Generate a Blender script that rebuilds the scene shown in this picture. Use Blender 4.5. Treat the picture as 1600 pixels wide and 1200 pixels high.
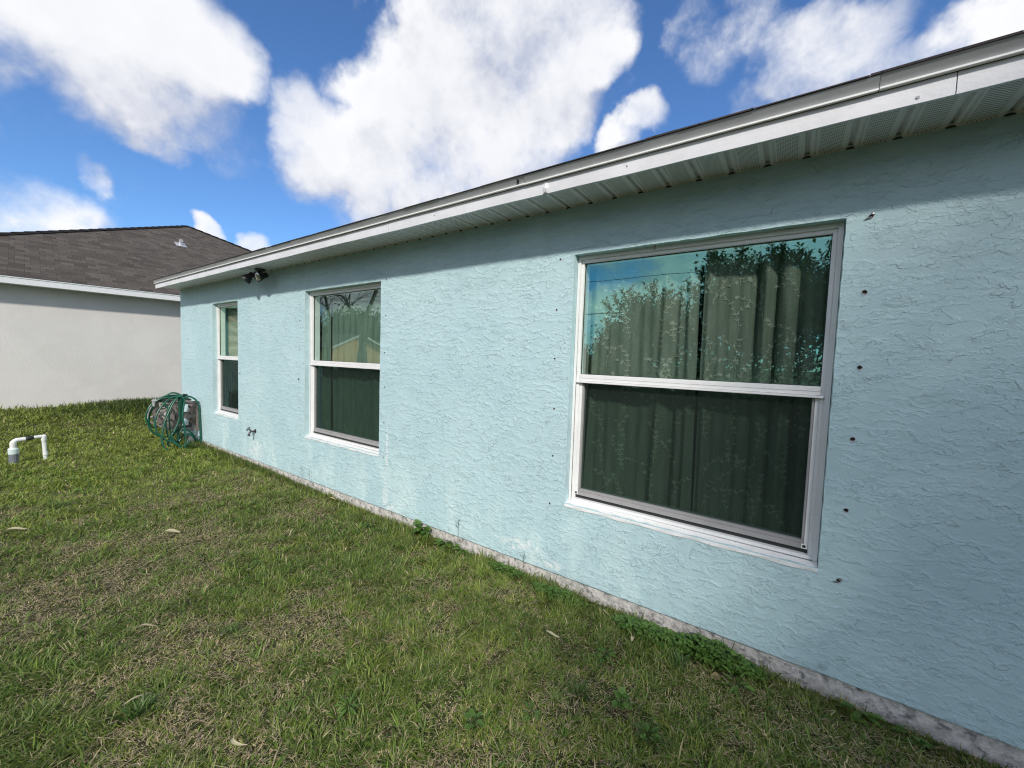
import bpy, bmesh, math, random
import numpy as np
from mathutils import Vector, Matrix
random.seed(7); RNG = np.random.default_rng(11)
for o in list(bpy.data.objects): bpy.data.objects.remove(o)
S = bpy.context.scene
COL = S.collection
R = math.radians

# ------------------------------------------------------------------ camera
YAW, PITCH, ROLL, D, H = 0.6086, 0.0598, -0.0334, 2.3152, 1.4128
FPX = 623.80
fwd = Vector((-math.sin(YAW)*math.cos(PITCH), math.cos(YAW)*math.cos(PITCH), -math.sin(PITCH)))
r0 = Vector((math.cos(YAW), math.sin(YAW), 0)); d0 = fwd.cross(r0)
rgt = math.cos(ROLL)*r0 + math.sin(ROLL)*d0
dwn = -math.sin(ROLL)*r0 + math.cos(ROLL)*d0
cam = bpy.data.cameras.new("camera"); co = bpy.data.objects.new("camera", cam); COL.objects.link(co)
m = Matrix.Identity(4)
for i in range(3):
    m[i][0] = rgt[i]; m[i][1] = -dwn[i]; m[i][2] = -fwd[i]
m[0][3], m[1][3], m[2][3] = 0, -D, H
co.matrix_world = m
cam.sensor_width = 36; cam.lens = FPX/1600*36; cam.clip_start = 0.02; cam.clip_end = 3000
S.camera = co

def skydir(u, w):
    v = (u-800)/FPX*rgt + (w-600)/FPX*dwn + fwd
    return v.normalized()

# ------------------------------------------------------------------ light
SUN = Vector((0.72, -1.0, 0.84)).normalized()          # direction towards the sun
sl = bpy.data.lights.new("sun", 'SUN'); sl.energy = 3.1; sl.angle = R(3.0); sl.color = (1.0, 0.95, 0.87)
so = bpy.data.objects.new("sun", sl); COL.objects.link(so)
so.rotation_euler = (-SUN).to_track_quat('-Z', 'Y').to_euler(); so.location = (5, -8, 12)
S.view_settings.view_transform = 'Standard'; S.view_settings.look = 'None'
S.view_settings.gamma = 1; S.view_settings.exposure = 0.20
S.cycles.use_denoising = True; S.cycles.denoising_prefilter = 'NONE'; S.cycles.denoising_quality = 'HIGH'; S.cycles.pixel_filter_type = 'BLACKMAN_HARRIS'; S.cycles.filter_width = 1.15
S.cycles.max_bounces = 8; S.cycles.transparent_max_bounces = 24
S.cycles.diffuse_bounces = 3; S.cycles.glossy_bounces = 3

# ------------------------------------------------------------------ node helper
class NT:
    def __init__(s, tree): s.t = tree; s.n = tree.nodes; s.l = tree.links
    def new(s, typ, **kw):
        n = s.n.new(typ)
        for k, v in kw.items(): setattr(n, k, v)
        return n
    def put(s, sock, v):
        if v is None: return
        if isinstance(v, bpy.types.NodeSocket): s.l.new(v, sock)
        else:
            if hasattr(sock.default_value, '__len__') and isinstance(v, (int, float)): v = (v,)*len(sock.default_value)
            if hasattr(sock.default_value, '__len__') and len(sock.default_value) == 4 and len(v) == 3: v = tuple(v)+(1,)
            sock.default_value = v
    def math(s, op, a, b=None, c=None, clamp=False):
        n = s.new('ShaderNodeMath', operation=op, use_clamp=clamp)
        s.put(n.inputs[0], a); s.put(n.inputs[1], b)
        if c is not None: s.put(n.inputs[2], c)
        return n.outputs[0]
    def vmath(s, op, a, b=None, scale=None):
        n = s.new('ShaderNodeVectorMath', operation=op)
        s.put(n.inputs[0], a)
        if b is not None: s.put(n.inputs[1], b)
        if scale is not None: s.put(n.inputs[3], scale)
        return n.outputs['Value'] if op in ('DOT_PRODUCT', 'LENGTH', 'DISTANCE') else n.outputs['Vector']
    def noise(s, vec, scale, detail=4, rough=.5, dist=0, out='Fac', dim='3D'):
        n = s.new('ShaderNodeTexNoise', noise_dimensions=dim)
        s.put(n.inputs['Vector'], vec); s.put(n.inputs['Scale'], scale); s.put(n.inputs['Detail'], detail)
        s.put(n.inputs['Roughness'], rough); s.put(n.inputs['Distortion'], dist)
        return n.outputs[out]
    def mix(s, f, a, b, typ='MIX'):
        n = s.new('ShaderNodeMix', data_type='RGBA', blend_type=typ)
        s.put(n.inputs['Factor'], f); s.put(n.inputs['A'], a); s.put(n.inputs['B'], b)
        return n.outputs['Result']
    def rng(s, v, a, b, c=0, d=1, mode='SMOOTHSTEP'):
        n = s.new('ShaderNodeMapRange', interpolation_type=mode)
        s.put(n.inputs[0], v); s.put(n.inputs[1], a); s.put(n.inputs[2], b); s.put(n.inputs[3], c); s.put(n.inputs[4], d)
        return n.outputs[0]
    def mapping(s, vec, loc=(0,0,0), scale=(1,1,1), rot=(0,0,0)):
        n = s.new('ShaderNodeMapping'); s.put(n.inputs['Vector'], vec)
        n.inputs['Location'].default_value = loc; n.inputs['Scale'].default_value = scale; n.inputs['Rotation'].default_value = rot
        return n.outputs['Vector']

# ------------------------------------------------------------------ sky with clouds
W = bpy.data.worlds.new("World"); S.world = W; W.use_nodes = True
W.cycles.sampling_method = 'MANUAL'; W.cycles.sample_map_resolution = 512
t = NT(W.node_tree); t.n.clear()
out = t.new('ShaderNodeOutputWorld'); bg = t.new('ShaderNodeBackground'); bg.inputs['Strength'].default_value = 0.14
t.l.new(bg.outputs[0], out.inputs[0])
sky = t.new('ShaderNodeTexSky', sky_type='NISHITA', sun_disc=False)
sky.sun_elevation = math.asin(SUN.z); sky.sun_rotation = math.atan2(SUN.x, SUN.y)
sky.air_density = 1.0; sky.dust_density = 0.6; sky.ozone_density = 2.5; sky.altitude = 0
tc = t.new('ShaderNodeTexCoord'); dirv = t.vmath('NORMALIZE', tc.outputs['Generated'])
# blobs: (u, v, radius px, weight) in the photograph's own directions
BL = [(-60,20,110,1),(60,30,95,1),(160,60,110,1),(270,70,105,1),(335,95,75,1),(230,145,80,.85),(285,185,66,.66),(240,215,50,.48),(325,220,50,.42),(370,245,40,.36),(-20,110,60,.35),(400,95,26,.6),
      (468,200,56,1),(495,250,70,1),(560,285,75,.95),(640,215,105,1),(705,110,115,1),(790,70,115,1),(870,60,95,1),(770,220,125,1),(690,270,80,.9),(860,170,80,1),(930,90,50,.95),(560,325,50,.6),(640,335,60,.55),(590,60,40,.45),(820,-60,150,1),
      (1008,192,32,.85),(972,228,34,.7),(1075,50,48,.42),(1125,75,50,.45),(1185,45,45,.38),(1150,20,50,.36),(1225,90,50,.45),
      (1290,85,80,.8),(1355,60,75,.85),(1235,140,56,.68),(1405,105,52,.66),(1480,90,48,.55),(1545,55,56,.62),(1610,45,58,.66),(1175,165,45,.45),(1700,60,90,.6),
      (60,355,75,.55),(110,350,50,.5),(-30,360,70,.4),(306,372,25,.9),(388,386,24,.9),(148,276,22,.4),(-10,185,30,.4)]
def density(dv, fine):
    warp = t.vmath('SUBTRACT', t.noise(dv, 5.0, 5, .55, out='Color'), (0.5, 0.5, 0.5))
    wd = t.vmath('NORMALIZE', t.vmath('ADD', dv, t.vmath('SCALE', warp, scale=0.17)))
    acc = None
    for (u, w_, r_, wt) in BL:
        c = skydir(u, w_)
        ang = max(c.angle(skydir(u+r_, w_)), c.angle(skydir(u, w_+r_)))*1.08
        d = t.vmath('DOT_PRODUCT', wd, tuple(c))
        v = t.rng(d, math.cos(ang*1.3), math.cos(ang*0.25), 0, wt)
        acc = v if acc is None else t.math('SMOOTH_MAX', acc, v, 0.10)
    # general broken cloud for every other direction (behind and beside)
    front = t.rng(t.vmath('DOT_PRODUCT', dv, tuple(fwd)), 0.45, 0.15, 0, 1)
    gp = t.noise(t.mapping(wd, loc=(0.35, 0.1, 0), scale=(1, 1, 1.7)), 1.9, 3, .5)
    acc = t.math('MAXIMUM', acc, t.math('MULTIPLY', t.rng(gp, 0.36, 0.56, 0, 1.0), front))
    f1 = t.noise(dv, 10, 10 if fine else 4, .62)
    den = t.math('ADD', acc, t.math('MULTIPLY', t.math('SUBTRACT', f1, 0.5), 0.92))
    if fine:
        f2 = t.noise(t.vmath('ADD', dv, t.vmath('SCALE', warp, scale=.08)), 30, 8, .66)
        den = t.math('ADD', den, t.math('MULTIPLY', t.math('SUBTRACT', f2, 0.5), 0.42))
    return den
dc = density(dirv, False)
den = t.math('ADD', dc, t.math('MULTIPLY', t.math('SUBTRACT', t.noise(dirv, 27, 9, .68, .3), 0.5), 0.50))
up = t.vmath('NORMALIZE', t.vmath('ADD', dirv, (0.045, -0.02, 0.075)))
den2 = density(up, False)
soft = t.rng(t.noise(dirv, 3.2, 3, .5), .40, .62, .70, 1.30)
alpha = t.rng(den, 0.16, soft)
relief = t.math('SUBTRACT', dc, den2)                 # positive on the side turned to the sun
cb = t.math('ADD', t.rng(relief, -0.45, 0.30, 0, .85), t.math('MULTIPLY', t.noise(dirv, 14, 6, .55), .3), clamp=True)
thick = t.rng(den, .55, 1.35, 0, 1)
ccol = t.mix(cb, (3.4, 3.6, 4.3), (6.4, 6.4, 6.5))
ccol = t.mix(t.math('MULTIPLY', thick, 0.55), ccol, (5.4, 5.5, 5.8))
skyc = t.mix(1.0, sky.outputs[0], (0.56, 0.80, 1.07), 'MULTIPLY')
fin = t.mix(t.math('MULTIPLY', alpha, 0.97), skyc, ccol)
t.l.new(fin, bg.inputs['Color'])

# ------------------------------------------------------------------ materials
def mat(name):
    m = bpy.data.materials.new(name); m.use_nodes = True
    nt = NT(m.node_tree); b = m.node_tree.nodes['Principled BSDF']
    return m, nt, b
def simple(name, col, rough=.5, metal=0, spec=.5, var=.0, vscale=20, bump=0, bscale=200, dirt=None):
    m, n, b = mat(name)
    b.inputs['Roughness'].default_value = rough; b.inputs['Metallic'].default_value = metal
    b.inputs['Specular IOR Level'].default_value = spec
    tc = n.new('ShaderNodeTexCoord').outputs['Object']
    c = col
    if var:
        f = n.noise(tc, vscale, 5, .6)
        c = n.mix(n.rng(f, .35, .65), tuple(x*(1-var) for x in col), tuple(min(1, x*(1+var)) for x in col))
    if dirt:
        f = n.noise(tc, dirt[1], 6, .65)
        c = n.mix(n.rng(f, dirt[2], dirt[2]+.18, 0, dirt[3]), c, dirt[0])
    n.put(b.inputs['Base Color'], c)
    if bump:
        bp = n.new('ShaderNodeBump'); bp.inputs['Strength'].default_value = 1; bp.inputs['Distance'].default_value = bump
        n.put(bp.inputs['Height'], n.noise(tc, bscale, 4, .6)); n.l.new(bp.outputs[0], b.inputs['Normal'])
    return m

def stucco():
    m, n, b = mat('blue_stucco')
    b.inputs['Roughness'].default_value = .62; b.inputs['Specular IOR Level'].default_value = .35
    pos = n.new('ShaderNodeTexCoord').outputs['Object']
    # skip-trowel laps: terraces of a warped noise, each dropping at a ragged contour
    wv = n.vmath('SCALE', n.vmath('SUBTRACT', n.noise(pos, 22, 4, .65, out='Color'), (.5,.5,.5)), scale=.050)
    wv2 = n.vmath('SCALE', n.vmath('SUBTRACT', n.noise(pos, 75, 3, .6, out='Color'), (.5,.5,.5)), scale=.020)
    wp = n.vmath('ADD', n.vmath('ADD', pos, wv), wv2)
    def laps(scale, st, steps, off, rot=0):
        a = n.mapping(wp, loc=off, scale=st, rot=(0, rot, 0))
        h = n.math('MULTIPLY', n.noise(a, scale, 2, .5), steps)
        fr = n.math('FRACT', h)
        return fr
    zp = n.new('ShaderNodeSeparateXYZ'); n.l.new(wp, zp.inputs[0]); zc = zp.outputs[2]
    def lap(scale, st, amp, kz, off, rot):
        h = n.math('MULTIPLY', n.noise(n.mapping(wp, loc=off, scale=st, rot=(0, rot, 0)), scale, 3, .55), amp)
        return n.math('FRACT', n.math('ADD', n.math('ADD', h, n.math('MULTIPLY', zc, kz)), 50))
    l1 = lap(3.4, (.7, 1, 1.6), 6.5, 11.0, (0, 0, 0), .06)
    l2 = lap(7.0, (.8, 1, 1.4), 4.5, 19.0, (3, 1, 2), -.12)
    # every lap: slow rise, sharp fall; flattened where the trowel pressed it
    s1 = n.rng(l1, 0.0, 0.022, 0, 1); s2 = n.rng(l2, 0.0, 0.03, 0, 1)
    l3 = lap(16.0, (.8, 1, 1.3), 4.0, 36.0, (7, 2, 5), .25); s3 = n.rng(l3, 0.0, 0.05, 0, 1); r3 = n.math('MULTIPLY', s3, n.rng(l3, .03, .6, 1, 0, 'LINEAR')); k3 = n.rng(n.noise(n.vmath('ADD', pos, (9, 2, 5)), 7, 3, .6), .47, .56)
    r1 = n.math('MULTIPLY', s1, n.rng(l1, 0.02, .45, 1, 0, 'LINEAR')); r2 = n.math('MULTIPLY', s2, n.rng(l2, 0.02, 0.50, 1, 0, 'LINEAR'))
    k1 = n.rng(n.noise(pos, 9, 3, .6), .36, .50); k2 = n.rng(n.noise(n.vmath('ADD', pos, (5, 5, 5)), 8, 3, .6), .42, .56)
    hgt = n.math('ADD', n.math('MULTIPLY', r1, k1), n.math('MULTIPLY', r2, n.math('MULTIPLY', k2, .8)))
    hgt = n.math('ADD', hgt, n.math('MULTIPLY', r3, n.math('MULTIPLY', k3, .55)))
    grain = n.noise(pos, 420, 3, .6)
    soft = n.noise(pos, 14, 3, .5)
    hgt = n.math('ADD', hgt, n.math('MULTIPLY', grain, .14))
    hgt = n.math('ADD', hgt, n.math('MULTIPLY', soft, .12))
    fine = n.noise(n.mapping(wp, scale=(1, 1, 2.0)), 60, 3, .6)
    hgt = n.math('ADD', hgt, n.math('MULTIPLY', n.rng(fine, .50, .54), .10))
    bp = n.new('ShaderNodeBump'); bp.inputs['Strength'].default_value = 1.0; bp.inputs['Distance'].default_value = .0030
    n.put(bp.inputs['Height'], hgt); n.l.new(bp.outputs[0], b.inputs['Normal'])
    # paint: weathered, chalky towards the far end, washed out in patches low down
    base = n.mix(n.rng(n.noise(pos, 1.3, 5, .6), .35, .65), (.465,.640,.680), (.510,.685,.718))
    sep = n.new('ShaderNodeSeparateXYZ'); n.l.new(pos, sep.inputs[0])
    x, z = sep.outputs[0], sep.outputs[2]
    low = n.rng(z, .75, .02, 0, 1)
    chalk = n.math('MULTIPLY', n.rng(n.noise(n.mapping(pos, scale=(1, 1, .45)), 3.4, 7, .68), .47, .63), low)
    chalk = n.math('MULTIPLY', chalk, n.rng(x, .3, -1.6, .2, .9))
    base = n.mix(chalk, base, (.62,.78,.79))
    streak = n.math('MULTIPLY', n.rng(n.noise(n.mapping(pos, scale=(9, 1, .35)), 1.6, 5, .6), .58, .70), n.rng(x, -1.2, -4.5, .06, .42))
    base = n.mix(streak, base, (.60,.78,.80))
    spots = n.math('MULTIPLY', n.rng(n.noise(pos, 13, 6, .7), .66, .72), n.rng(z, .35, .05, 0, .9))
    base = n.mix(spots, base, (.78,.82,.82))
    for (px, pz, rx, rz) in ((-2.995, .105, .055, .13), (-2.93, .03, .10, .05), (-1.50, .11, .20, .05), (-5.65, .12, .25, .16), (-1.25, .05, .12, .04), (-2.98,.50,.02,.40)):
        e = n.math('ADD', n.math('POWER', n.math('DIVIDE', n.math('SUBTRACT', x, px), rx), 2), n.math('POWER', n.math('DIVIDE', n.math('SUBTRACT', z, pz), rz), 2))
        e = n.math('ADD', e, n.math('MULTIPLY', n.math('SUBTRACT', n.noise(pos, 24, 5, .7), .5), 7.5))
        base = n.mix(n.rng(e, .8, -.2, 0, .75), base, (.76,.83,.83))
    mould = n.math('MULTIPLY', n.rng(n.noise(pos, 8, 7, .72), .55, .68), n.rng(z, .16, .0, 0, .45))
    mould = n.math('MULTIPLY', mould, n.rng(x, -.6, .3, .15, 1))
    base = n.mix(mould, base, (.18,.22,.24))
    n.put(b.inputs['Base Color'], base)
    return m
M = {}
M['stucco'] = stucco()
M['reveal'] = simple('blue_reveal', (.47,.63,.66), .7, var=.06, vscale=9, bump=.002, bscale=120)
M['white'] = simple('white_frame', (.84,.84,.83), .38, var=.03, vscale=6, dirt=((.45,.43,.40), 22, .60, .35))
M['sill'] = simple('white_sill', (.80,.80,.79), .6, var=.04, vscale=15, bump=.0015, bscale=90, dirt=((.40,.52,.54), 16, .56, .5))
M['greyrail'] = simple('grey_sash_rail', (.36,.35,.35), .45, var=.05, vscale=20)
M['gasket'] = simple('dark_gasket', (.025,.03,.03), .6)
M['fascia'] = simple('fascia_white', (.72,.72,.74), .5, var=.05, vscale=5, bump=.0012, bscale=60, dirt=((.42,.42,.42), 10, .58, .35))
M['drip'] = simple('drip_edge_grey', (.43,.44,.45), .42, var=.05, vscale=7, dirt=((.25,.24,.22), 30, .64, .4))
M['lip'] = simple('drip_edge_lip', (.90,.90,.88), .35, var=.03)
M['black'] = simple('black_plastic', (.012,.012,.013), .45)
M['concrete'] = simple('slab_concrete', (.60,.57,.54), .95, var=.22, vscale=26, bump=.009, bscale=48, dirt=((.07,.07,.065), 24, .50, .75))
M['hole'] = simple('anchor_hole', (.006,.006,.006), .9)
M['anchor'] = simple('anchor_ring', (.45,.43,.43), .7, var=.2, vscale=90)
M['screw'] = simple('screw_steel', (.30,.29,.30), .35, metal=.8)
M['room'] = simple('dark_room', (.10,.11,.10), .9)
M['nwall'] = simple('neighbour_stucco', (.64,.62,.59), .85, var=.035, vscale=1.6, bump=.004, bscale=55, dirt=((.57,.55,.52), 2.2, .55, .5))
M['nfascia'] = simple('neighbour_fascia', (.70,.71,.71), .6, var=.03)
M['vent'] = simple('vent_metal', (.6,.6,.6), .4, metal=.5)
M['pvc'] = simple('white_pvc', (.74,.75,.73), .35, var=.05, dirt=((.30,.27,.20), 34, .54, .5))
M['pvcc'] = simple('white_coupling', (.62,.72,.70), .4, var=.03)
M['pvcg'] = simple('grey_pipe', (.16,.18,.20), .6, var=.1, vscale=40)
M['tape'] = simple('black_tape', (.02,.02,.022), .5, bump=.002, bscale=120)
M['reel'] = simple('taupe_plastic', (.225,.19,.175), .55, var=.08, vscale=18)
M['reeld'] = simple('pale_plastic', (.36,.33,.31), .5, var=.08, vscale=18)
M['hose'] = simple('green_hose', (.006,.085,.050), .30, spec=.6, var=.18, vscale=9)
M['hosefit'] = simple('hose_fitting', (.42,.44,.42), .4)
M['brass'] = simple('weathered_brass', (.09,.075,.085), .45, metal=.7, var=.3, vscale=60)
M['knob'] = simple('dull_green_knob', (.10,.13,.12), .5, var=.15, vscale=80)
M['stone'] = simple('pale_stone', (.62,.58,.52), .9, var=.15, vscale=16, bump=.006, bscale=30)
M['blind'] = simple('tan_blind', (.70,.60,.43), .6, var=.04)
M['lens'] = None

def lens_mat(name, col, rough):
    m, n, b = mat(name); n.put(b.inputs['Base Color'], col); b.inputs['Metallic'].default_value = .85; b.inputs['Roughness'].default_value = rough
    return m
M['lens'] = lens_mat('lamp_glass', (.62,.62,.60), .22)
M['lensy'] = lens_mat('lamp_glass_amber', (.66,.56,.36), .25)

def glass(name, refl, rcol, tcol):
    m, n, b = mat(name); n.n.remove(b); o = n.n['Material Output']
    gl = n.new('ShaderNodeBsdfGlossy'); gl.inputs['Roughness'].default_value = 0.0; n.put(gl.inputs['Color'], rcol)
    tr = n.new('ShaderNodeBsdfTransparent'); n.put(tr.inputs['Color'], tcol)
    lw = n.new('ShaderNodeLayerWeight'); lw.inputs['Blend'].default_value = .5
    pos = n.new('ShaderNodeTexCoord').outputs['Object']
    bp = n.new('ShaderNodeBump'); bp.inputs['Distance'].default_value = .00035; n.put(bp.inputs['Height'], n.noise(pos, 3.0, 2, .4))
    n.l.new(bp.outputs[0], gl.inputs['Normal'])
    f = n.math('ADD', n.math('MULTIPLY', n.math('POWER', lw.outputs['Facing'], 4), (1-refl)*.9), refl, clamp=True)
    mx = n.new('ShaderNodeMixShader'); n.l.new(f, mx.inputs[0]); n.l.new(tr.outputs[0], mx.inputs[1]); n.l.new(gl.outputs[0], mx.inputs[2])
    n.l.new(mx.outputs[0], o.inputs[0]); return m
M['glass'] = glass('coated_glass', .30, (.44,1.0,.90), (.86,.93,.89))
M['glass_m'] = glass('clear_glass', .24, (.72,.90,.80), (.86,.93,.89))
M['glass_n'] = glass('dull_glass', .10, (.40,.90,.80), (.86,.93,.89))
M['glass_low'] = glass('coated_glass_lower', .17, (.42,.85,.76), (.74,.90,.82))

def screen_mat():
    m, n, b = mat('insect_screen'); n.put(b.inputs['Base Color'], (.006,.013,.010)); b.inputs['Roughness'].default_value = .7
    o = n.n['Material Output']; tr = n.new('ShaderNodeBsdfTransparent'); mx = n.new('ShaderNodeMixShader'); mx.inputs[0].default_value = .52
    n.l.new(tr.outputs[0], mx.inputs[1]); n.l.new(b.outputs[0], mx.inputs[2]); n.l.new(mx.outputs[0], o.inputs[0]); return m
M['screen'] = screen_mat()

def cloth(name, a, bcol, weave=1400):
    m, n, b = mat(name); b.inputs['Roughness'].default_value = .9; b.inputs['Specular IOR Level'].default_value = .1
    pos = n.new('ShaderNodeTexCoord').outputs['Object']
    c = n.mix(n.rng(n.noise(n.mapping(pos, scale=(3, 1, .5)), 9, 4, .6), .35, .65), a, bcol)
    n.put(b.inputs['Base Color'], c)
    tl = n.new('ShaderNodeBsdfTranslucent'); n.put(tl.inputs['Color'], a); mx = n.new('ShaderNodeMixShader'); mx.inputs[0].default_value = .2
    o = n.n['Material Output']; n.l.new(b.outputs[0], mx.inputs[1]); n.l.new(tl.outputs[0], mx.inputs[2]); n.l.new(mx.outputs[0], o.inputs[0]); return m
M['curtain'] = cloth('sage_curtain', (.235,.285,.235), (.31,.355,.30))
M['curtain2'] = cloth('green_curtain', (.20,.29,.24), (.26,.36,.30))
M['embroid'] = cloth('embroidery_thread', (.50,.53,.46), (.56,.59,.52))

def shingles(name, ca, cb_, cm):
    m, n, b = mat(name); b.inputs['Roughness'].default_value = .95; b.inputs['Specular IOR Level'].default_value = .2
    uv = n.new('ShaderNodeUVMap').outputs[0]
    br = n.new('ShaderNodeTexBrick', offset=.37, offset_frequency=2, squash=1)
    n.put(br.inputs['Vector'], uv); n.put(br.inputs['Color1'], (0,0,0)); n.put(br.inputs['Color2'], (1,1,1)); n.put(br.inputs['Mortar'], (.0,.0,.0))
    br.inputs['Scale'].default_value = 1; br.inputs['Mortar Size'].default_value = .002; br.inputs['Mortar Smooth'].default_value = .3
    br.inputs['Brick Width'].default_value = .20; br.inputs['Row Height'].default_value = .143; br.inputs['Bias'].default_value = 0
    v = n.new('ShaderNodeSeparateColor'); n.l.new(br.outputs['Color'], v.inputs[0])
    g = n.noise(uv, 160, 3, .7)
    c = n.mix(v.outputs[0], ca, cb_)
    c = n.mix(n.rng(n.noise(uv, 2.2, 4, .6), .4, .62, 0, .5), c, tuple((x+y)*.42 for x, y in zip(ca, cb_)))
    c = n.mix(n.rng(g, .3, .7, 0, .35), c, tuple(x*1.6 for x in cb_))
    c = n.mix(br.outputs['Fac'], c, cm)
    n.put(b.inputs['Base Color'], c)
    sp = n.new('ShaderNodeSeparateXYZ'); n.l.new(uv, sp.inputs[0])
    row = n.math('FRACT', n.math('DIVIDE', sp.outputs[1], .143))
    h = n.math('SUBTRACT', n.math('MULTIPLY', n.math('SUBTRACT', 1, row), 1.0), n.math('MULTIPLY', v.outputs[0], .45))
    h = n.math('ADD', h, n.math('MULTIPLY', g, .15))
    bp = n.new('ShaderNodeBump'); bp.inputs['Distance'].default_value = .012; n.put(bp.inputs['Height'], h); n.l.new(bp.outputs[0], b.inputs['Normal'])
    return m
M['nroof'] = shingles('brown_shingles', (.031,.027,.022), (.108,.093,.080), (.016,.013,.012))
M['roof'] = shingles('dark_shingles', (.030,.026,.030), (.065,.055,.055), (.015,.013,.013))

def soffit_mat():
    m, n, b = mat('vented_soffit'); b.inputs['Roughness'].default_value = .5
    pos = n.new('ShaderNodeTexCoord').outputs['Object']; sp = n.new('ShaderNodeSeparateXYZ'); n.l.new(pos, sp.inputs[0])
    x, y = sp.outputs[0], sp.outputs[1]
    px = n.math('FRACT', n.math('DIVIDE', n.math('ADD', x, 30.5-.141), .1525))     # 0 at each seam
    band = n.math('MULTIPLY', n.math('GREATER_THAN', px, .33), n.math('LESS_THAN', px, .86))
    q = .0125
    a = n.math('DIVIDE', n.math('ADD', x, y), q); c_ = n.math('DIVIDE', n.math('SUBTRACT', x, y), q)
    fa = n.math('SUBTRACT', n.math('FRACT', n.math('ADD', a, 2000)), .5); fc = n.math('SUBTRACT', n.math('FRACT', n.math('ADD', c_, 2000)), .5)
    rr = n.math('ADD', n.math('MULTIPLY', fa, fa), n.math('MULTIPLY', fc, fc))
    dot = n.math('MULTIPLY', n.rng(rr, .10, .055), band)
    dirt = n.rng(n.noise(pos, 6, 5, .65), .5, .75, 0, .3)
    c = n.mix(dirt, (.80,.785,.79), (.58,.58,.58))
    n.put(b.inputs['Base Color'], n.mix(dot, c, (.05,.055,.05)))
    return m
M['soffit'] = soffit_mat()

def attr_mat(name, rough=.6, trans=.35, spec=.3):
    m, n, b = mat(name); at = n.new('ShaderNodeAttribute', attribute_name='Col'); b.inputs['Roughness'].default_value = rough
    b.inputs['Specular IOR Level'].default_value = spec
    n.l.new(at.outputs['Color'], b.inputs['Base Color'])
    tl = n.new('ShaderNodeBsdfTranslucent'); n.l.new(at.outputs['Color'], tl.inputs['Color']); mx = n.new('ShaderNodeMixShader'); mx.inputs[0].default_value = trans
    o = n.n['Material Output']; n.l.new(b.outputs[0], mx.inputs[1]); n.l.new(tl.outputs[0], mx.inputs[2]); n.l.new(mx.outputs[0], o.inputs[0]); return m
M['blade'] = attr_mat('grass_blade', .5, .35, .4)
M['leafc'] = attr_mat('leaf', .45, .3, .4)

def ground_mat():
    m, n, b = mat('lawn_soil'); b.inputs['Roughness'].default_value = 1; b.inputs['Specular IOR Level'].default_value = .1
    pos = n.new('ShaderNodeTexCoord').outputs['Object']
    p1 = n.noise(pos, .9, 5, .6); p2 = n.noise(pos, 35, 5, .7); p3 = n.noise(n.mapping(pos, scale=(1, 1, 1)), 160, 3, .7)
    soil = n.mix(n.rng(p2, .35, .65), (.055,.042,.028), (.16,.125,.085))
    grn = n.mix(n.rng(p3, .35, .65), (.03,.05,.012), (.08,.11,.03))
    c = n.mix(n.rng(p1, .40, .62, .35, .8), soil, grn)
    n.put(b.inputs['Base Color'], c)
    bp = n.new('ShaderNodeBump'); bp.inputs['Distance'].default_value = .03; n.put(bp.inputs['Height'], n.noise(pos, 60, 5, .7)); n.l.new(bp.outputs[0], b.inputs['Normal'])
    return m
M['ground'] = ground_mat()

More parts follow.
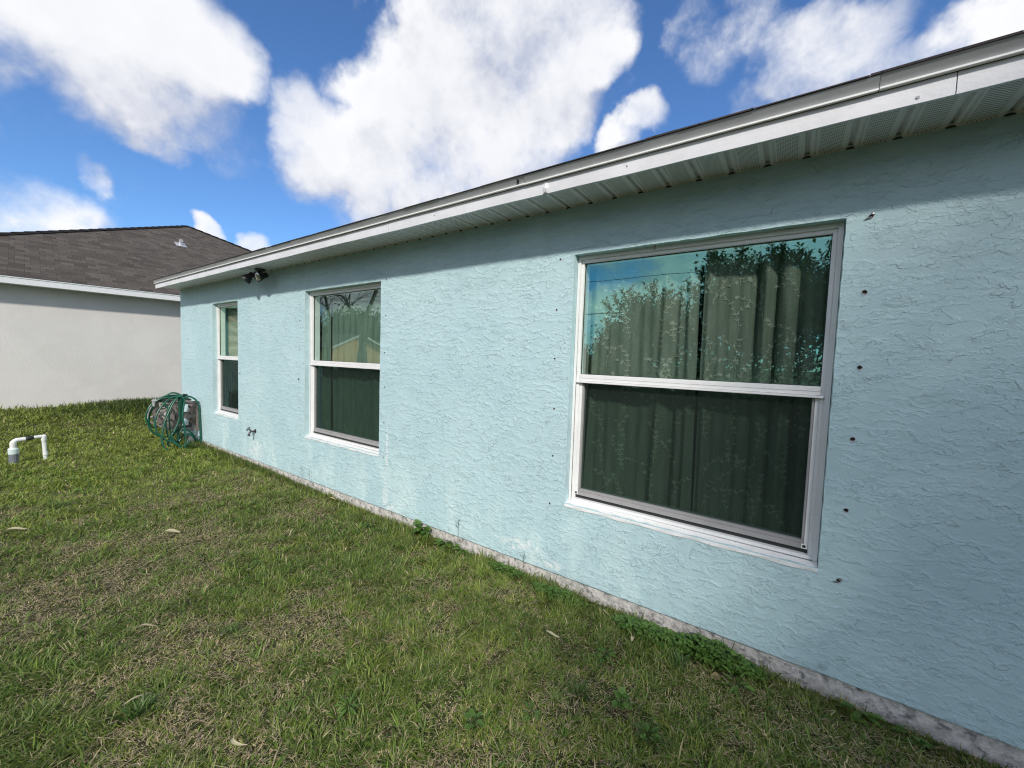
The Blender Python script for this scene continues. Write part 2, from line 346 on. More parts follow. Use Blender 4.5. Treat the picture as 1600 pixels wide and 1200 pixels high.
# ------------------------------------------------------------------ mesh helpers
class MB:
    def __init__(s): s.v = []; s.f = []; s.mi = []; s.uv = None
    def quad(s, a, b, c, d, mi=0):
        k = len(s.v); s.v += [tuple(a), tuple(b), tuple(c), tuple(d)]; s.f.append((k, k+1, k+2, k+3)); s.mi.append(mi)
    def poly(s, pts, mi=0):
        k = len(s.v); s.v += [tuple(p) for p in pts]; s.f.append(tuple(range(k, k+len(pts)))); s.mi.append(mi)
    def box(s, x0, x1, y0, y1, z0, z1, mi=0):
        k = len(s.v)
        s.v += [(x0,y0,z0),(x1,y0,z0),(x1,y1,z0),(x0,y1,z0),(x0,y0,z1),(x1,y0,z1),(x1,y1,z1),(x0,y1,z1)]
        for f in ((0,3,2,1),(4,5,6,7),(0,1,5,4),(1,2,6,5),(2,3,7,6),(3,0,4,7)): s.f.append(tuple(k+i for i in f)); s.mi.append(mi)
    def prism(s, prof, x0, x1, mi=0):          # prof: (y,z) loop extruded along x
        k = len(s.v); n = len(prof)
        s.v += [(x0, y, z) for y, z in prof] + [(x1, y, z) for y, z in prof]
        for i in range(n): j = (i+1) % n; s.f.append((k+i, k+n+i, k+n+j, k+j)); s.mi.append(mi)
        s.f.append(tuple(k+i for i in range(n))); s.mi.append(mi); s.f.append(tuple(k+n+n-1-i for i in range(n))); s.mi.append(mi)
    def tube(s, pts, r, seg=8, cap=True, mi=0, closed=False):
        pts = [Vector(p) for p in pts]; n = len(pts)
        rs = r if hasattr(r, '__len__') else [r]*n
        k = len(s.v); up = None
        for i, p in enumerate(pts):
            tg = (pts[min(i+1, n-1)]-pts[max(i-1, 0)])
            if tg.length < 1e-9: tg = Vector((0,0,1))
            tg.normalize()
            if up is None: up = Vector((0,0,1)) if abs(tg.z) < .9 else Vector((1,0,0))
            a = (up - tg*up.dot(tg))
            if a.length < 1e-4: a = Vector((1,0,0)) - tg*tg.x
            a.normalize(); b = tg.cross(a); up = a
            for j in range(seg):
                th = 2*math.pi*j/seg; q = p + (a*math.cos(th)+b*math.sin(th))*rs[i]; s.v.append(tuple(q))
        for i in range(n-1):
            for j in range(seg):
                j2 = (j+1) % seg; s.f.append((k+i*seg+j, k+i*seg+j2, k+(i+1)*seg+j2, k+(i+1)*seg+j)); s.mi.append(mi)
        if cap:
            s.f.append(tuple(k+seg-1-j for j in range(seg))); s.mi.append(mi)
            s.f.append(tuple(k+(n-1)*seg+j for j in range(seg))); s.mi.append(mi)
    def lathe(s, prof, o, axis, seg=20, mi=0):   # prof: (r, h) along axis from o
        ax = Vector(axis).normalized(); a = ax.orthogonal().normalized(); b = ax.cross(a); o = Vector(o); k = len(s.v); n = len(prof)
        for r, h in prof:
            for j in range(seg):
                th = 2*math.pi*j/seg; s.v.append(tuple(o+ax*h+(a*math.cos(th)+b*math.sin(th))*r))
        for i in range(n-1):
            for j in range(seg):
                j2 = (j+1) % seg; s.f.append((k+i*seg+j, k+i*seg+j2, k+(i+1)*seg+j2, k+(i+1)*seg+j)); s.mi.append(mi)
        s.f.append(tuple(k+seg-1-j for j in range(seg))); s.mi.append(mi)
        s.f.append(tuple(k+(n-1)*seg+j for j in range(seg))); s.mi.append(mi)
    def build(s, name, mats, parent=None, smooth=False, bevel=0, uvf=None):
        me = bpy.data.meshes.new(name); me.from_pydata(s.v, [], s.f); me.update()
        if not isinstance(mats, (list, tuple)): mats = [mats]
        for q in mats: me.materials.append(q)
        if len(mats) > 1: me.polygons.foreach_set('material_index', s.mi)
        if smooth: me.polygons.foreach_set('use_smooth', [True]*len(me.polygons))
        if uvf:
            ul = me.uv_layers.new(name='UVMap')
            for lp in me.loops: ul.data[lp.index].uv = uvf(me.vertices[lp.vertex_index].co)
        ob = bpy.data.objects.new(name, me); COL.objects.link(ob)
        if bevel:
            bm = bmesh.new(); bm.from_mesh(me)
            bmesh.ops.remove_doubles(bm, verts=bm.verts, dist=1e-6)
            bmesh.ops.recalc_face_normals(bm, faces=bm.faces)
            bmesh.ops.bevel(bm, geom=[e for e in bm.edges if len(e.link_faces) == 2 and e.calc_face_angle(0) > .5], offset=bevel, segments=2, affect='EDGES', clamp_overlap=True)
            bm.to_mesh(me); bm.free()
        if parent:
            ob.parent = parent; ob.matrix_parent_inverse = parent.matrix_basis.inverted()
        return ob
def fast_mesh(name, V, F3=None, F4=None, col=None, mat_=None, parent=None, smooth=False):
    me = bpy.data.meshes.new(name); V = np.asarray(V, np.float32)
    me.vertices.add(len(V)); me.vertices.foreach_set('co', V.ravel())
    parts = []; n3 = 0 if F3 is None else len(F3); n4 = 0 if F4 is None else len(F4)
    idx = np.concatenate([a.ravel() for a in (F4, F3) if a is not None and len(a)]).astype(np.int32)
    me.loops.add(len(idx)); me.loops.foreach_set('vertex_index', idx)
    st = np.concatenate([np.arange(n4)*4, n4*4+np.arange(n3)*3]).astype(np.int32)
    me.polygons.add(n3+n4); me.polygons.foreach_set('loop_start', st)
    if smooth: me.polygons.foreach_set('use_smooth', np.ones(n3+n4, bool))
    if col is not None:
        at = me.color_attributes.new('Col', 'FLOAT_COLOR', 'POINT'); c = np.ones((len(V), 4), np.float32); c[:, :3] = col; at.data.foreach_set('color', c.ravel())
    me.update(calc_edges=True); me.validate()
    if mat_: me.materials.append(mat_)
    ob = bpy.data.objects.new(name, me); COL.objects.link(ob)
    if parent: ob.parent = parent; ob.matrix_parent_inverse = parent.matrix_basis.inverted()
    return ob
def empty(name, loc, label, cat, group=None):
    o = bpy.data.objects.new(name, None); COL.objects.link(o); o.location = loc; o.empty_display_size = .1
    return tag(o, label, cat, group)
def tag(o, label=None, cat=None, group=None, kind=None):
    if label: o['label'] = label
    if cat: o['category'] = cat
    if group: o['group'] = group
    if kind: o['kind'] = kind
    return o
def copy_tree(o, parent=None):
    c = o.copy(); COL.objects.link(c); c.parent = parent
    for ch in list(o.children): copy_tree(ch, c)
    return c
def catmull(P, n=8):
    P = [Vector(p) for p in P]; Q = [P[0]*2-P[1]]+P+[P[-1]*2-P[-2]]; o = []
    for i in range(1, len(Q)-2):
        a, b, c, d = Q[i-1:i+3]
        for k in range(n):
            s = k/n; o.append(.5*((2*b)+(c-a)*s+(2*a-5*b+4*c-d)*s*s+(3*b-a-3*c+d)*s**3))
    o.append(P[-1]); return o
# value noise for placing things
_G = np.random.default_rng(5).random((256, 256))
def vnoise(x, y, s):
    x = np.asarray(x)*s+100; y = np.asarray(y)*s+100; xi = np.floor(x).astype(int); yi = np.floor(y).astype(int); fx = x-xi; fy = y-yi
    fx = fx*fx*(3-2*fx); fy = fy*fy*(3-2*fy); g = lambda a, b: _G[a % 256, b % 256]
    return (g(xi, yi)*(1-fx)+g(xi+1, yi)*fx)*(1-fy)+(g(xi, yi+1)*(1-fx)+g(xi+1, yi+1)*fx)*fy
def fbm(x, y, s, o=4):
    a = 0; w = 0; k = 1
    for i in range(o): a = a+vnoise(x+i*17.3, y-i*9.1, s)*k; w += k; k *= .5; s *= 2.03
    return a/w
def sst(x, a, b):
    t_ = np.clip((x-a)/(b-a), 0, 1); return t_*t_*(3-2*t_)
def gz(x, y):
    x = np.asarray(x, float); y = np.asarray(y, float)
    z = -.092+.004*sst(x, 0., -2.)*1.0+.015*sst(x, -4, -8)
    z = z+.20*sst(x, -8.2, -11.8)
    z = z+.09*np.exp(-((x+11.4)/.9)**2-((y-.1)/1.1)**2)
    z = z+.025*(fbm(x, y, .8, 3)-.5)*sst(np.abs(x)+np.abs(y), -1, 1)+.012*(fbm(x, y, 5, 3)-.5)
    z = z-.02*sst(y, -.25, 0)*sst(x, -8.3, -8.0)
    return z

# ------------------------------------------------------------------ ground
xs = np.concatenate([np.linspace(-400, -40, 12), np.linspace(-36, -15, 14), np.linspace(-14, 3, 240), np.linspace(3.5, 30, 20), np.linspace(40, 300, 10)])
ys = np.concatenate([np.linspace(-400, -40, 12), np.linspace(-36, -8, 16), np.linspace(-7.5, 2, 160), np.linspace(3, 30, 14), np.linspace(40, 400, 10)])
gx, gy = np.meshgrid(xs, ys, indexing='ij'); V = np.stack([gx, gy, gz(gx, gy)], -1).reshape(-1, 3)
ni, nj = gx.shape; ii, jj = np.meshgrid(np.arange(ni-1), np.arange(nj-1), indexing='ij'); a_ = (ii*nj+jj).ravel()
g = fast_mesh('ground', V, None, np.stack([a_, a_+nj, a_+nj+1, a_+1], 1), mat_=M['ground'], smooth=True); tag(g, kind='structure')

# ------------------------------------------------------------------ the blue house
XC, XR, YB = -8.38, 6.0, 9.0                    # far corner, right end, depth
ZS, O, ZF = 2.409, .31, 2.364
WZ0, WZ1 = .4896, 2.0896
WINS = [(-1.1634, .1588), (-4.4176, -3.099), (-7.0245, -6.1553)]
house = empty('house', (-1.2, 4.5, -.15), 'pale blue stucco house with three white framed windows and a low eave', 'house')
# front wall with ragged-edged openings
w = MB(); rw = random.Random(3)
gxs = sorted(set([round(v, 4) for v in np.arange(XC, XR+.001, .045)]) | set(v for p in WINS for v in p)); 
edges = [v for p in WINS for v in p]
gxs = [x for x in gxs if x in edges or all(abs(x-e) > .02 for e in edges)]
gzs = [z for z in [round(v, 4) for v in np.arange(0, ZS+.06, .045)] if abs(z-WZ0) > .02 and abs(z-WZ1) > .02]; gzs = sorted(gzs+[WZ0, WZ1])
jit = {}
def inside(x, z): return any(a < x < b for a, b in WINS) and WZ0 < z < WZ1
def onedge(x, z): return any(a <= x <= b for a, b in WINS) and WZ0 <= z <= WZ1 and not (any(a < x < b for a, b in WINS) and WZ0 < z < WZ1)
def P(x, z, y=0):
    k = (x, z)
    if k not in jit:
        jit[k] = (rw.uniform(-.0016, .0016), rw.uniform(-.0016, .0016)) if onedge(x, z) else ((rw.uniform(-.003, .003) if abs(x-XC) < 1e-3 else 0), (rw.uniform(-.002, .003) if z == 0 else 0))
    return (x+jit[k][0], y, z+jit[k][1])
for i in range(len(gxs)-1):
    for j in range(len(gzs)-1):
        cx_, cz_ = (gxs[i]+gxs[i+1])/2, (gzs[j]+gzs[j+1])/2
        if inside(cx_, cz_): continue
        w.quad(P(gxs[i], gzs[j]), P(gxs[i+1], gzs[j]), P(gxs[i+1], gzs[j+1]), P(gxs[i], gzs[j+1]))
# reveals
RD = .16
for a, b in WINS:
    zz = [z for z in gzs if WZ0 <= z <= WZ1]; xx = [x for x in gxs if a <= x <= b]
    for k in range(len(zz)-1):
        for e in (a, b): w.quad(P(e, zz[k]), P(e, zz[k+1]), (e, RD, zz[k+1]), (e, RD, zz[k]), 1)
    for k in range(len(xx)-1):
        for e in (WZ0, WZ1): w.quad(P(xx[k], e), P(xx[k+1], e), (xx[k+1], RD, e), (xx[k], RD, e), 1)
# underside lip, end, back and other end
w.quad((XC, 0, -.001), (XR, 0, -.001), (XR, .03, -.001), (XC, .03, -.001))
HZ = ZS+.06
w.quad((XC, YB, 0), (XC, 0, 0), (XC, 0, HZ), (XC, YB, HZ)); w.quad((XR, 0, 0), (XR, YB, 0), (XR, YB, HZ), (XR, 0, HZ)); w.quad((XR, YB, 0), (XC, YB, 0), (XC, YB, HZ), (XR, YB, HZ))
# gable triangles
PT = 4/12; RY = YB/2; RZ = HZ+PT*(RY+O)
for xx in (XC, XR): w.poly([(xx, 0, HZ), (xx, YB, HZ), (xx, RY, HZ+PT*RY)])
w.build('wall', [M['stucco'], M['reveal']], house)
# slab edge
s = MB(); s.box(XC+.012, XR-.012, .016, YB-.02, -.6, -.002); s.build('foundation', M['concrete'], house)
# room lining behind the windows
q = MB(); q.box(XC+.15, XR-.15, .161, 3.2, .02, 2.38)
ob = q.build('interior_wall', M['room'], house)
bm = bmesh.new(); bm.from_mesh(ob.data)
# cut the window openings out of its front by replacing the front face
for f in list(bm.faces):
    if all(abs(v_.co.y-.161) < 1e-4 for v_ in f.verts): bm.faces.remove(f)
vv = lambda x, z: bm.verts.new((x, .161, z))
xe = [XC+.15]+sorted(v for p in WINS for v in p)+[XR-.15]
for i in range(0, len(xe)-1):
    x0, x1 = xe[i], xe[i+1]
    if i % 2 == 0: bm.faces.new([vv(x0, .02), vv(x1, .02), vv(x1, 2.38), vv(x0, 2.38)])
    else:
        bm.faces.new([vv(x0, .02), vv(x1, .02), vv(x1, WZ0), vv(x0, WZ0)]); bm.faces.new([vv(x0, WZ1), vv(x1, WZ1), vv(x1, 2.38), vv(x0, 2.38)])
bm.to_mesh(ob.data); bm.free()

# soffit: ribbed panels, seams every 152 mm
sf = MB(); prof = []
x = .141-.1525*57
xs_ = []
while x < XR:
    for (dx, dz) in ((0, .0), (.004, .016), (.016, .016), (.022, .001), (.034, .001), (.040, .007), (.046, .0), (.142, .0), (.1485, .0)):
        xs_.append((x+dx, dz))
    x += .1525
xs_ = [p for p in xs_ if XC-.012 <= p[0] <= XR]; xs_ = [(XC-.012, 0)]+xs_+[(XR, 0)]
for (xa, za), (xb, zb) in zip(xs_[:-1], xs_[1:]):
    sf.quad((xa, -O+.004, 2.392+za), (xb, -O+.004, 2.392+zb), (xb, -.004, 2.392+zb), (xa, -.004, 2.392+za))
sf.box(XC-.01, XR, -.004, -.0005, 2.386, 2.4, 0)
xq = .141-.1525*56
while xq < XR:
    pts_ = [(xq+.010+.017*math.cos(a_), -.0045, 2.3835+.010*math.sin(a_)) for a_ in np.linspace(0, math.pi, 7)]
    sf.poly(pts_, 1); xq += .1525
sf.build('soffit', [M['soffit'], M['gasket']], house)
# fascia boards (joints and the dent), drip edge, seen from below
def fascia(x0, x1, dent=None):
    f = MB(); n = max(2, int((x1-x0)/.05)); xs2 = np.linspace(x0, x1, n+1)
    if dent: xs2 = np.array(sorted(list(xs2)+[dent-.012, dent-.004, dent, dent+.006, dent+.014, dent+.024]))
    loops = []
    for xv in xs2:
        wob = .0015*math.sin(xv*3.1)+.001*math.sin(xv*11)
        dd = 0
        if dent and abs(xv-dent) < .02: dd = .016*(1-abs(xv-dent)/.02)
        loops.append([(xv, -O-.001+wob*.4, ZF+wob+dd*.6), (xv, -O-.0015+wob*.4-dd*.7, ZF+.030), (xv, -O-.001+wob*.4, ZF+.0735), (xv, -O+.018, ZF+.0735), (xv, -O+.018, ZF+wob+.002)])
    k = 0
    for A in loops: f.v += A
    for i in range(len(loops)-1):
        for j in range(5):
            j2 = (j+1) % 5; f.f.append((i*5+j, i*5+j2, i*5+5+j2, i*5+5+j)); f.mi.append(0)
    f.f.append((0,1,2,3,4)); f.mi.append(0); e = (len(loops)-1)*5; f.f.append((e+4,e+3,e+2,e+1,e)); f.mi.append(0)
    return f.build('fascia', M['fascia'], house)
fascia(XC-.012, -2.604); fascia(-2.6, -1.2235, None); fa = fascia(-1.2215, .3985, -1.21); fascia(.4015, XR)
# torn corner flap at the dent
fl = MB(); fl.poly([(-1.222, -O-.002, ZF+.055), (-1.216, -O-.014, ZF+.032), (-1.195, -O-.020, ZF+.022), (-1.212, -O-.010, ZF+.004), (-1.224, -O-.003, ZF+.0)]); fl.build('torn_flap', M['lip'], house)
for (a, b) in ((XC-.02, -2.61), (-2.606, -1.345), (-1.343, .1985), (.2, XR)):
    dz = .002 if a in (-2.606, .2) else 0
    dr = MB()
    pr = [(-O-.008, 2.4455+dz), (-O-.036, 2.482+dz), (-O-.030, 2.4835+dz), (-O+.002, 2.4465+dz)]
    dr.prism(pr, a, b); d = dr.build('drip_edge', M['drip'], house)
    lp = MB(); lp.prism([(-O-.003, 2.4395), (-O-.021, 2.4375+dz), (-O-.0215, 2.4440+dz), (-O-.011, 2.4450+dz), (-O+.004, 2.4450)], a+.001, b-.001); lp.build('lip', M['lip'], d)
# roof planes with shingled edge
rf = MB()
eav = -O-.036
def rz(y): return 2.487+PT*(y-eav)
x = XC-.03; rr_ = random.Random(9)
while x < XR+.03:
    x2 = min(x+rr_.choice([.15, .18, .23, .30, .36]), XR+.03); dz = rr_.choice([0, .003, .007, .010])
    rf.box(x, x2-.002, eav-.004-rr_.uniform(0, .003), eav+.05, 2.4845, 2.489+dz*.5)
    x = x2
ym = RY; zt = rz(ym)
for sgn in (1, -1):
    y0 = eav+.02 if sgn == 1 else YB-eav-.02
    z0 = rz(eav+.02)+.002
    rf.quad((XC-.03, y0, z0), (XR+.03, y0, z0), (XR+.03, ym, zt), (XC-.03, ym, zt))
    rf.quad((XC-.03, y0, z0-.02), (XR+.03, y0, z0-.02), (XR+.03, ym, zt-.02), (XC-.03, ym, zt-.02))
for xx in (XC-.03, XR+.03): rf.poly([(xx, eav+.02, rz(eav+.02)+.002), (xx, ym, zt), (xx, YB-eav-.02, rz(eav+.02)+.002), (xx, YB-eav-.02, rz(eav+.02)-.02), (xx, ym, zt-.02), (xx, eav+.02, rz(eav+.02)-.02)])
rf.build('roof', M['roof'], house, uvf=lambda c: (c.x, (abs(c.y-ym))*math.sqrt(1+PT*PT)))
# small nails and marks on the fascia
for (xx, zz, r_) in ((.306, 2.385, .006), (-.738, 2.402, .005), (-2.10, 2.40, .004)):
    n_ = MB(); n_.lathe([(r_, 0), (r_*.8, .003)], (xx, -O-.001, zz), (0, -1, 0), 10); n_.build('nail_head', M['screw'], house)
n_ = MB(); n_.box(-1.392, -1.380, -O-.030, -O-.022, 2.452, 2.474); n_.build('gap', M['hole'], house)

# windows
def window(x0, x1, sun=False):
    z0, z1 = WZ0, WZ1; F = .040; yf = .05
    f = MB()
    # frame: outer members with a stepped face
    e = .0015
    f.box(x0+e, x0+F*.55, yf, .15, z0+.012, z1-e); f.box(x1-F*.55, x1-e, yf, .15, z0+.012, z1-e)
    f.box(x0+F*.55, x1-F*.55, yf, .15, z1-F*.6, z1-e); f.box(x0+F*.55, x1-F*.55, yf, .15, z0+.012, z0+.030)
    # inner step
    f.box(x0+F*.55, x0+F, yf+.012, .148, z0+.030, z1-F*.6); f.box(x1-F, x1-F*.55, yf+.012, .148, z0+.030, z1-F*.6)
    f.box(x0+F, x1-F, yf+.012, .148, z1-F*1.12, z1-F*.6)
    win = f.build('window', M['white'], house, bevel=.0018)
    zr0, zr1 = 1.282, 1.336
    r_ = MB(); r_.box(x0+F, x1-F, yf+.004, .13, zr0+.012, zr1); r_.box(x0+F*.6, x1-F*.6, yf-.004, yf+.05, zr0, zr0+.011); r_.box(x0+F, x1-F, yf+.002, yf+.05, zr0+.030, zr0+.033)
    r_.build('meeting_rail', M['white'], win, bevel=.0015)
    g_ = MB(); g_.quad((x0+F-.004, .085, zr1-.005), (x1-F+.004, .085, zr1-.005), (x1-F+.004, .085, z1-F*1.1+.004), (x0+F-.004, .085, z1-F*1.1+.004))
    g_.build('upper_pane', M['glass_n'] if x0 < -6 else M['glass_m'] if x0 < -4 else M['glass'], win)
    k_ = MB()
    a, b, c, d = x0+F, x1-F, zr1, z1-F*1.12
    for bx in ((a, b, d-.003, d), (a, b, c, c+.003), (a, a+.003, c+.003, d-.003), (b-.003, b, c+.003, d-.003)): k_.box(bx[0], bx[1], .078, .084, bx[2], bx[3])
    k_.build('gasket', M['gasket'], win)
    # lower sash: white stiles, grey bottom rail
    st = MB(); L0, L1 = x0+F, x1-F
    st.box(L0, L0+.017, yf+.020, .13, z0+.052, zr0-.001); st.build('sash_stile', M['white'], win, bevel=.0015); st = MB(); st.box(L1-.017, L1, yf+.020, .13, z0+.052, zr0-.001)
    st.build('sash_stile', M['white'], win, bevel=.0015)
    gr = MB(); gr.box(L0+.018, L1-.018, yf+.017, .13, z0+.052, z0+.078); gr.box(L0+.018, L1-.018, yf+.022, .13, z0+.0785, z0+.092)
    gr.box(L0+.0175, L0+.028, yf+.024, .12, z0+.093, zr0-.002); gr.box(L1-.028, L1-.0175, yf+.024, .12, z0+.093, zr0-.002)
    gr.build('bottom_rail', M['greyrail'], win, bevel=.0015)
    dk = MB(); dk.box(L0, L1, yf+.03, .12, z0+.0305, z0+.0515); dk.build('sill_gap', M['gasket'], win)
    g2 = MB(); g2.quad((L0+.02, .100, z0+.085), (L1-.02, .100, z0+.085), (L1-.02, .100, zr0+.002), (L0+.02, .100, zr0+.002)); g2.build('lower_pane', M['glass_low'], win)
    sc = MB(); sc.quad((L0+.02, .092, z0+.085), (L1-.02, .092, z0+.085), (L1-.02, .092, zr0+.001), (L0+.02, .092, zr0+.001)); sc.build('insect_screen', M['screen'], win)
    # sloping sill, feathered into the stucco
    si = MB()
    xs3 = np.linspace(x0+.001, x1-.001, 40)
    pf = lambda xv: [(-.004-.002*math.sin(xv*37), z0-.019-.003*math.sin(xv*23+1)), (-.003, z0-.004), (yf+.010, z0+.0118), (yf+.012, z0-.02)]
    for xv in xs3: si.v += [(xv, y_, z_) for y_, z_ in pf(xv)]
    for i in range(39):
        for j in range(4): j2 = (j+1) % 4; si.f.append((i*4+j, i*4+j2, i*4+4+j2, i*4+4+j)); si.mi.append(0)
    si.f += [(0,1,2,3), (159,158,157,156)]; si.mi += [0, 0]
    si.build('sill', M['sill'], win)
    return win, (L0, L1, z0)
wins = [window(a, b) for a, b in WINS]
for wi in (0,):
    win, (L0, L1, z0) = wins[wi]
    for xx in (L0+.0085, L1-.016):
        c_ = MB(); s_ = .011; yy = .064
        for bx in ((-s_, s_, s_-.004, s_), (-s_, s_, -s_, -s_+.004), (-s_, -s_+.004, -s_+.004, s_-.004), (s_-.004, s_, -s_+.004, s_-.004)):
            c_.box(xx+bx[0], xx+bx[1], yy, yy+.003, z0+.066+bx[2], z0+.066+bx[3])
        c_.build('corner_clip', M['lip'], win)
        c_ = MB(); c_.box(xx-.0068, xx+.0068, yy+.001, yy+.0025, z0+.0592, z0+.0728); c_.build('latch_hole', M['gasket'], win)

# storm-panel anchors round the windows
AN = [(.240,2.082,2),(.241,1.760,1),(.245,1.432,1),(.242,1.113,1),(.241,.790,1),(.235,.461,2),(-1.263,2.073,0),(-1.277,1.750,1.01),(-1.277,1.433,0),(-1.267,1.104,0),(-1.262,.788,0),(-1.272,.464,0),
      (-3.022,2.10,0),(-3.023,1.776,0),(-3.034,1.442,0),(-3.027,1.128,0),(-3.029,.804,0),(-3.031,.482,0),(-4.536,2.099,0),(-4.535,1.774,0),(-4.535,1.453,0),(-4.548,1.121,2),(-4.545,.80,0),(-4.518,.490,0),
      (-6.077,2.106,0),(-6.085,1.78,0),(-6.094,1.115,2),(-6.059,.805,0),(-7.138,2.094,0),(-7.158,1.45,0),(-7.15,.80,0)]
ra = random.Random(4)
for (x, z, kd) in AN:
    a = MB()
    r_ = .0085 if kd == 1 else (.006 if kd != 2 else .008)
    n = 12; rs = [r_*ra.uniform(.85, 1.15) for _ in range(n)]
    ring = [(x+rs[j]*1.3*math.cos(6.283*j/n), -.0016, z-.002+rs[j]*1.3*math.sin(6.283*j/n)) for j in range(n)]
    hole = [(x+rs[j]*math.cos(6.283*j/n), -.0022, z+rs[j]*.9*math.sin(6.283*j/n)) for j in range(n)]
    a.poly(ring, 0); o_ = a.build('shutter_anchor', M['anchor'], house)
    a = MB(); a.poly(hole, 0); a.build('hole', M['hole'], o_)
    if kd == 2:
        a = MB(); a.lathe([(.007, 0), (.007, .006), (.004, .009)], (x+.006, -.002, z+.007), (.1, -1, .2), 8); a.tube([(x-.018, -.005, z-.010), (x+.002, -.008, z-.004)], .0028, 6); a.build('screw', M['screw'], o_)
a = MB(); a.box(-.672, -.668, -.001, .012, 2.06, 2.084); a.build('crack', M['hole'], house)

# ------------------------------------------------------------------ curtains and blind
def curtain(name, x0, x1, folds, label, m_, yb=.20, lean=0.0, z0=.505, z1=2.07):
    nx, nz = 160, 24; V = []; 
    def surf(u, v):           # u across, v up
        x = x0+(x1-x0)*u+lean*(1-v)*(u-.5 if lean else 0)
        y = yb
        for (c, wdt, amp, ln) in folds:
            cc = c+ln*(1-v); k = (u-cc)/wdt
            y += amp*math.exp(-k*k)*(1+.35*math.sin(v*5+c*9))
        y += .004*math.sin(u*70+v*2)+.003*math.sin(u*31-v*3)
        return (x, y, z0+(z1-z0)*v)
    for j in range(nz+1):
        for i in range(nx+1): V.append(surf(i/nx, j/nz))
    F = [(j*(nx+1)+i, j*(nx+1)+i+1, (j+1)*(nx+1)+i+1, (j+1)*(nx+1)+i) for j in range(nz) for i in range(nx)]
    ob = fast_mesh(name, V, None, np.array(F), mat_=m_, smooth=True)
    return ob, surf
def mkfolds(seed, n, amp=.022):
    r_ = random.Random(seed); return [((i+.5+r_.uniform(-.3, .3))/n, r_.uniform(.18, .42)/n, r_.choice([-1, 1, -1])*r_.uniform(.4, 1)*amp, r_.uniform(-.04, .04)) for i in range(n)]
def embroider(ob, surf, seed, n):
    r_ = random.Random(seed); V = []; F = []
    def pt(u, v, up=.0035):
        x, y, z = surf(min(max(u, 0), 1), min(max(v, 0), 1)); return Vector((x, y-up, z))
    W_ = .55; HH = 1.56
    def leaf(u, v, ang, L):
        du, dv = math.cos(ang), math.sin(ang); pu, pv = -dv, du; k = len(V)
        for (a, b) in ((0, 0), (.45, .26), (1, 0), (.45, -.26)):
            V.append(pt(u+(du*a+pu*b)*L/W_, v+(dv*a+pv*b)*L/HH))
        F.append((k, k+1, k+2, k+3))
    def stem(u, v, ang, steps, curl, depth):
        for i in range(steps):
            L = .016; u2 = u+math.cos(ang)*L/W_; v2 = v+math.sin(ang)*L/HH
            if not (0.01 < u2 < .99 and 0.01 < v2 < .99): return
            k = len(V); pu, pv = -math.sin(ang)*.0014/W_, math.cos(ang)*.0014/HH
            V.extend([pt(u+pu, v+pv), pt(u-pu, v-pv), pt(u2-pu, v2-pv), pt(u2+pu, v2+pv)]); F.append((k, k+1, k+2, k+3))
            u, v = u2, v2; ang += curl+r_.uniform(-.22, .22)
            if i % 2 == 1:
                sd = 1 if (i//2) % 2 else -1
                for s2 in ((1, -1) if r_.random() < .55 else (sd,)): leaf(u, v, ang+s2*r_.uniform(.6, 1.1), r_.uniform(.013, .021))
            if depth and i % 7 == 5: stem(u, v, ang+r_.choice([-1, 1])*r_.uniform(.5, .9), r_.randint(4, 8), r_.uniform(-.12, .12), 0)
        if not depth or r_.random() < .5:
            for a in range(6): leaf(u, v, a*1.047+.3, .012)
    for i in range(n):
        u = (i+.5)/n+r_.uniform(-.04, .04)
        v = r_.uniform(.0, .06)
        while v < .95:
            k = r_.randint(9, 15); stem(u, v, math.pi/2+r_.uniform(-.25, .25), k, r_.uniform(-.05, .05), 1); v += k*.016/HH+.02
    e = MB(); e.v = [tuple(p) for p in V]; e.f = F; e.mi = [0]*len(F); e.build('embroidery', M['embroid'], ob)
fl = [(.08,.03,.045,0),(.17,.025,-.03,-.02),(.34,.15,-.010,0),(.56,.10,.012,-.05),(.76,.03,-.035,-.05),(.85,.025,.035,-.03),(.94,.025,-.030,0)]
ob, sf_ = curtain('curtain', -1.20, -.462, fl, '', M['curtain'], lean=.05)
tag(ob, 'left sage green curtain with embroidered vines inside the largest window', 'curtain', 'embroidered curtains in the largest window'); embroider(ob, sf_, 3, 5)
fr = [(.05,.03,-.020,0),(.26,.13,.012,0),(.41,.020,.040,.0),(.47,.03,-.022,.0),(.55,.016,.035,0),(.62,.035,-.028,.02),(.70,.02,.03,.04),(.79,.04,-.02,.05),(.90,.03,.028,.03)]
ob, sf_ = curtain('curtain', -.436, .21, fr, '', M['curtain'], lean=-.02)
tag(ob, 'right sage green curtain with embroidered vines inside the largest window', 'curtain', 'embroidered curtains in the largest window'); embroider(ob, sf_, 8, 5)
ob, _ = curtain('curtain', -4.75, -4.262, mkfolds(5, 5), '', M['curtain2'], yb=.21)
tag(ob, 'narrow left plain green curtain inside the middle window', 'curtain', 'plain curtains in the middle window')
ob, _ = curtain('curtain', -4.235, -3.02, mkfolds(6, 11, .03), '', M['curtain2'], yb=.21)
tag(ob, 'wide right plain green curtain inside the middle window', 'curtain', 'plain curtains in the middle window')
bl = empty('window_blind', (-6.6, .2, 2.06), 'tan horizontal slat blind pulled half down in the narrow far window', 'blind')
hb = MB(); hb.box(-7.0, -6.18, .185, .215, 2.035, 2.07); hb.build('head_rail', M['blind'], bl)
sl_ = MB(); z = 2.03
while z > 1.26:
    sl_.poly([(-7.0, .188, z-.010), (-6.18, .188, z-.010), (-6.18, .212, z+.006), (-7.0, .212, z+.006)]); z -= .0165
sl_.build('slats', M['blind'], bl)
hb = MB(); hb.box(-7.0, -6.18, .19, .21, 1.235, 1.25); hb.build('bottom_rail', M['blind'], bl)
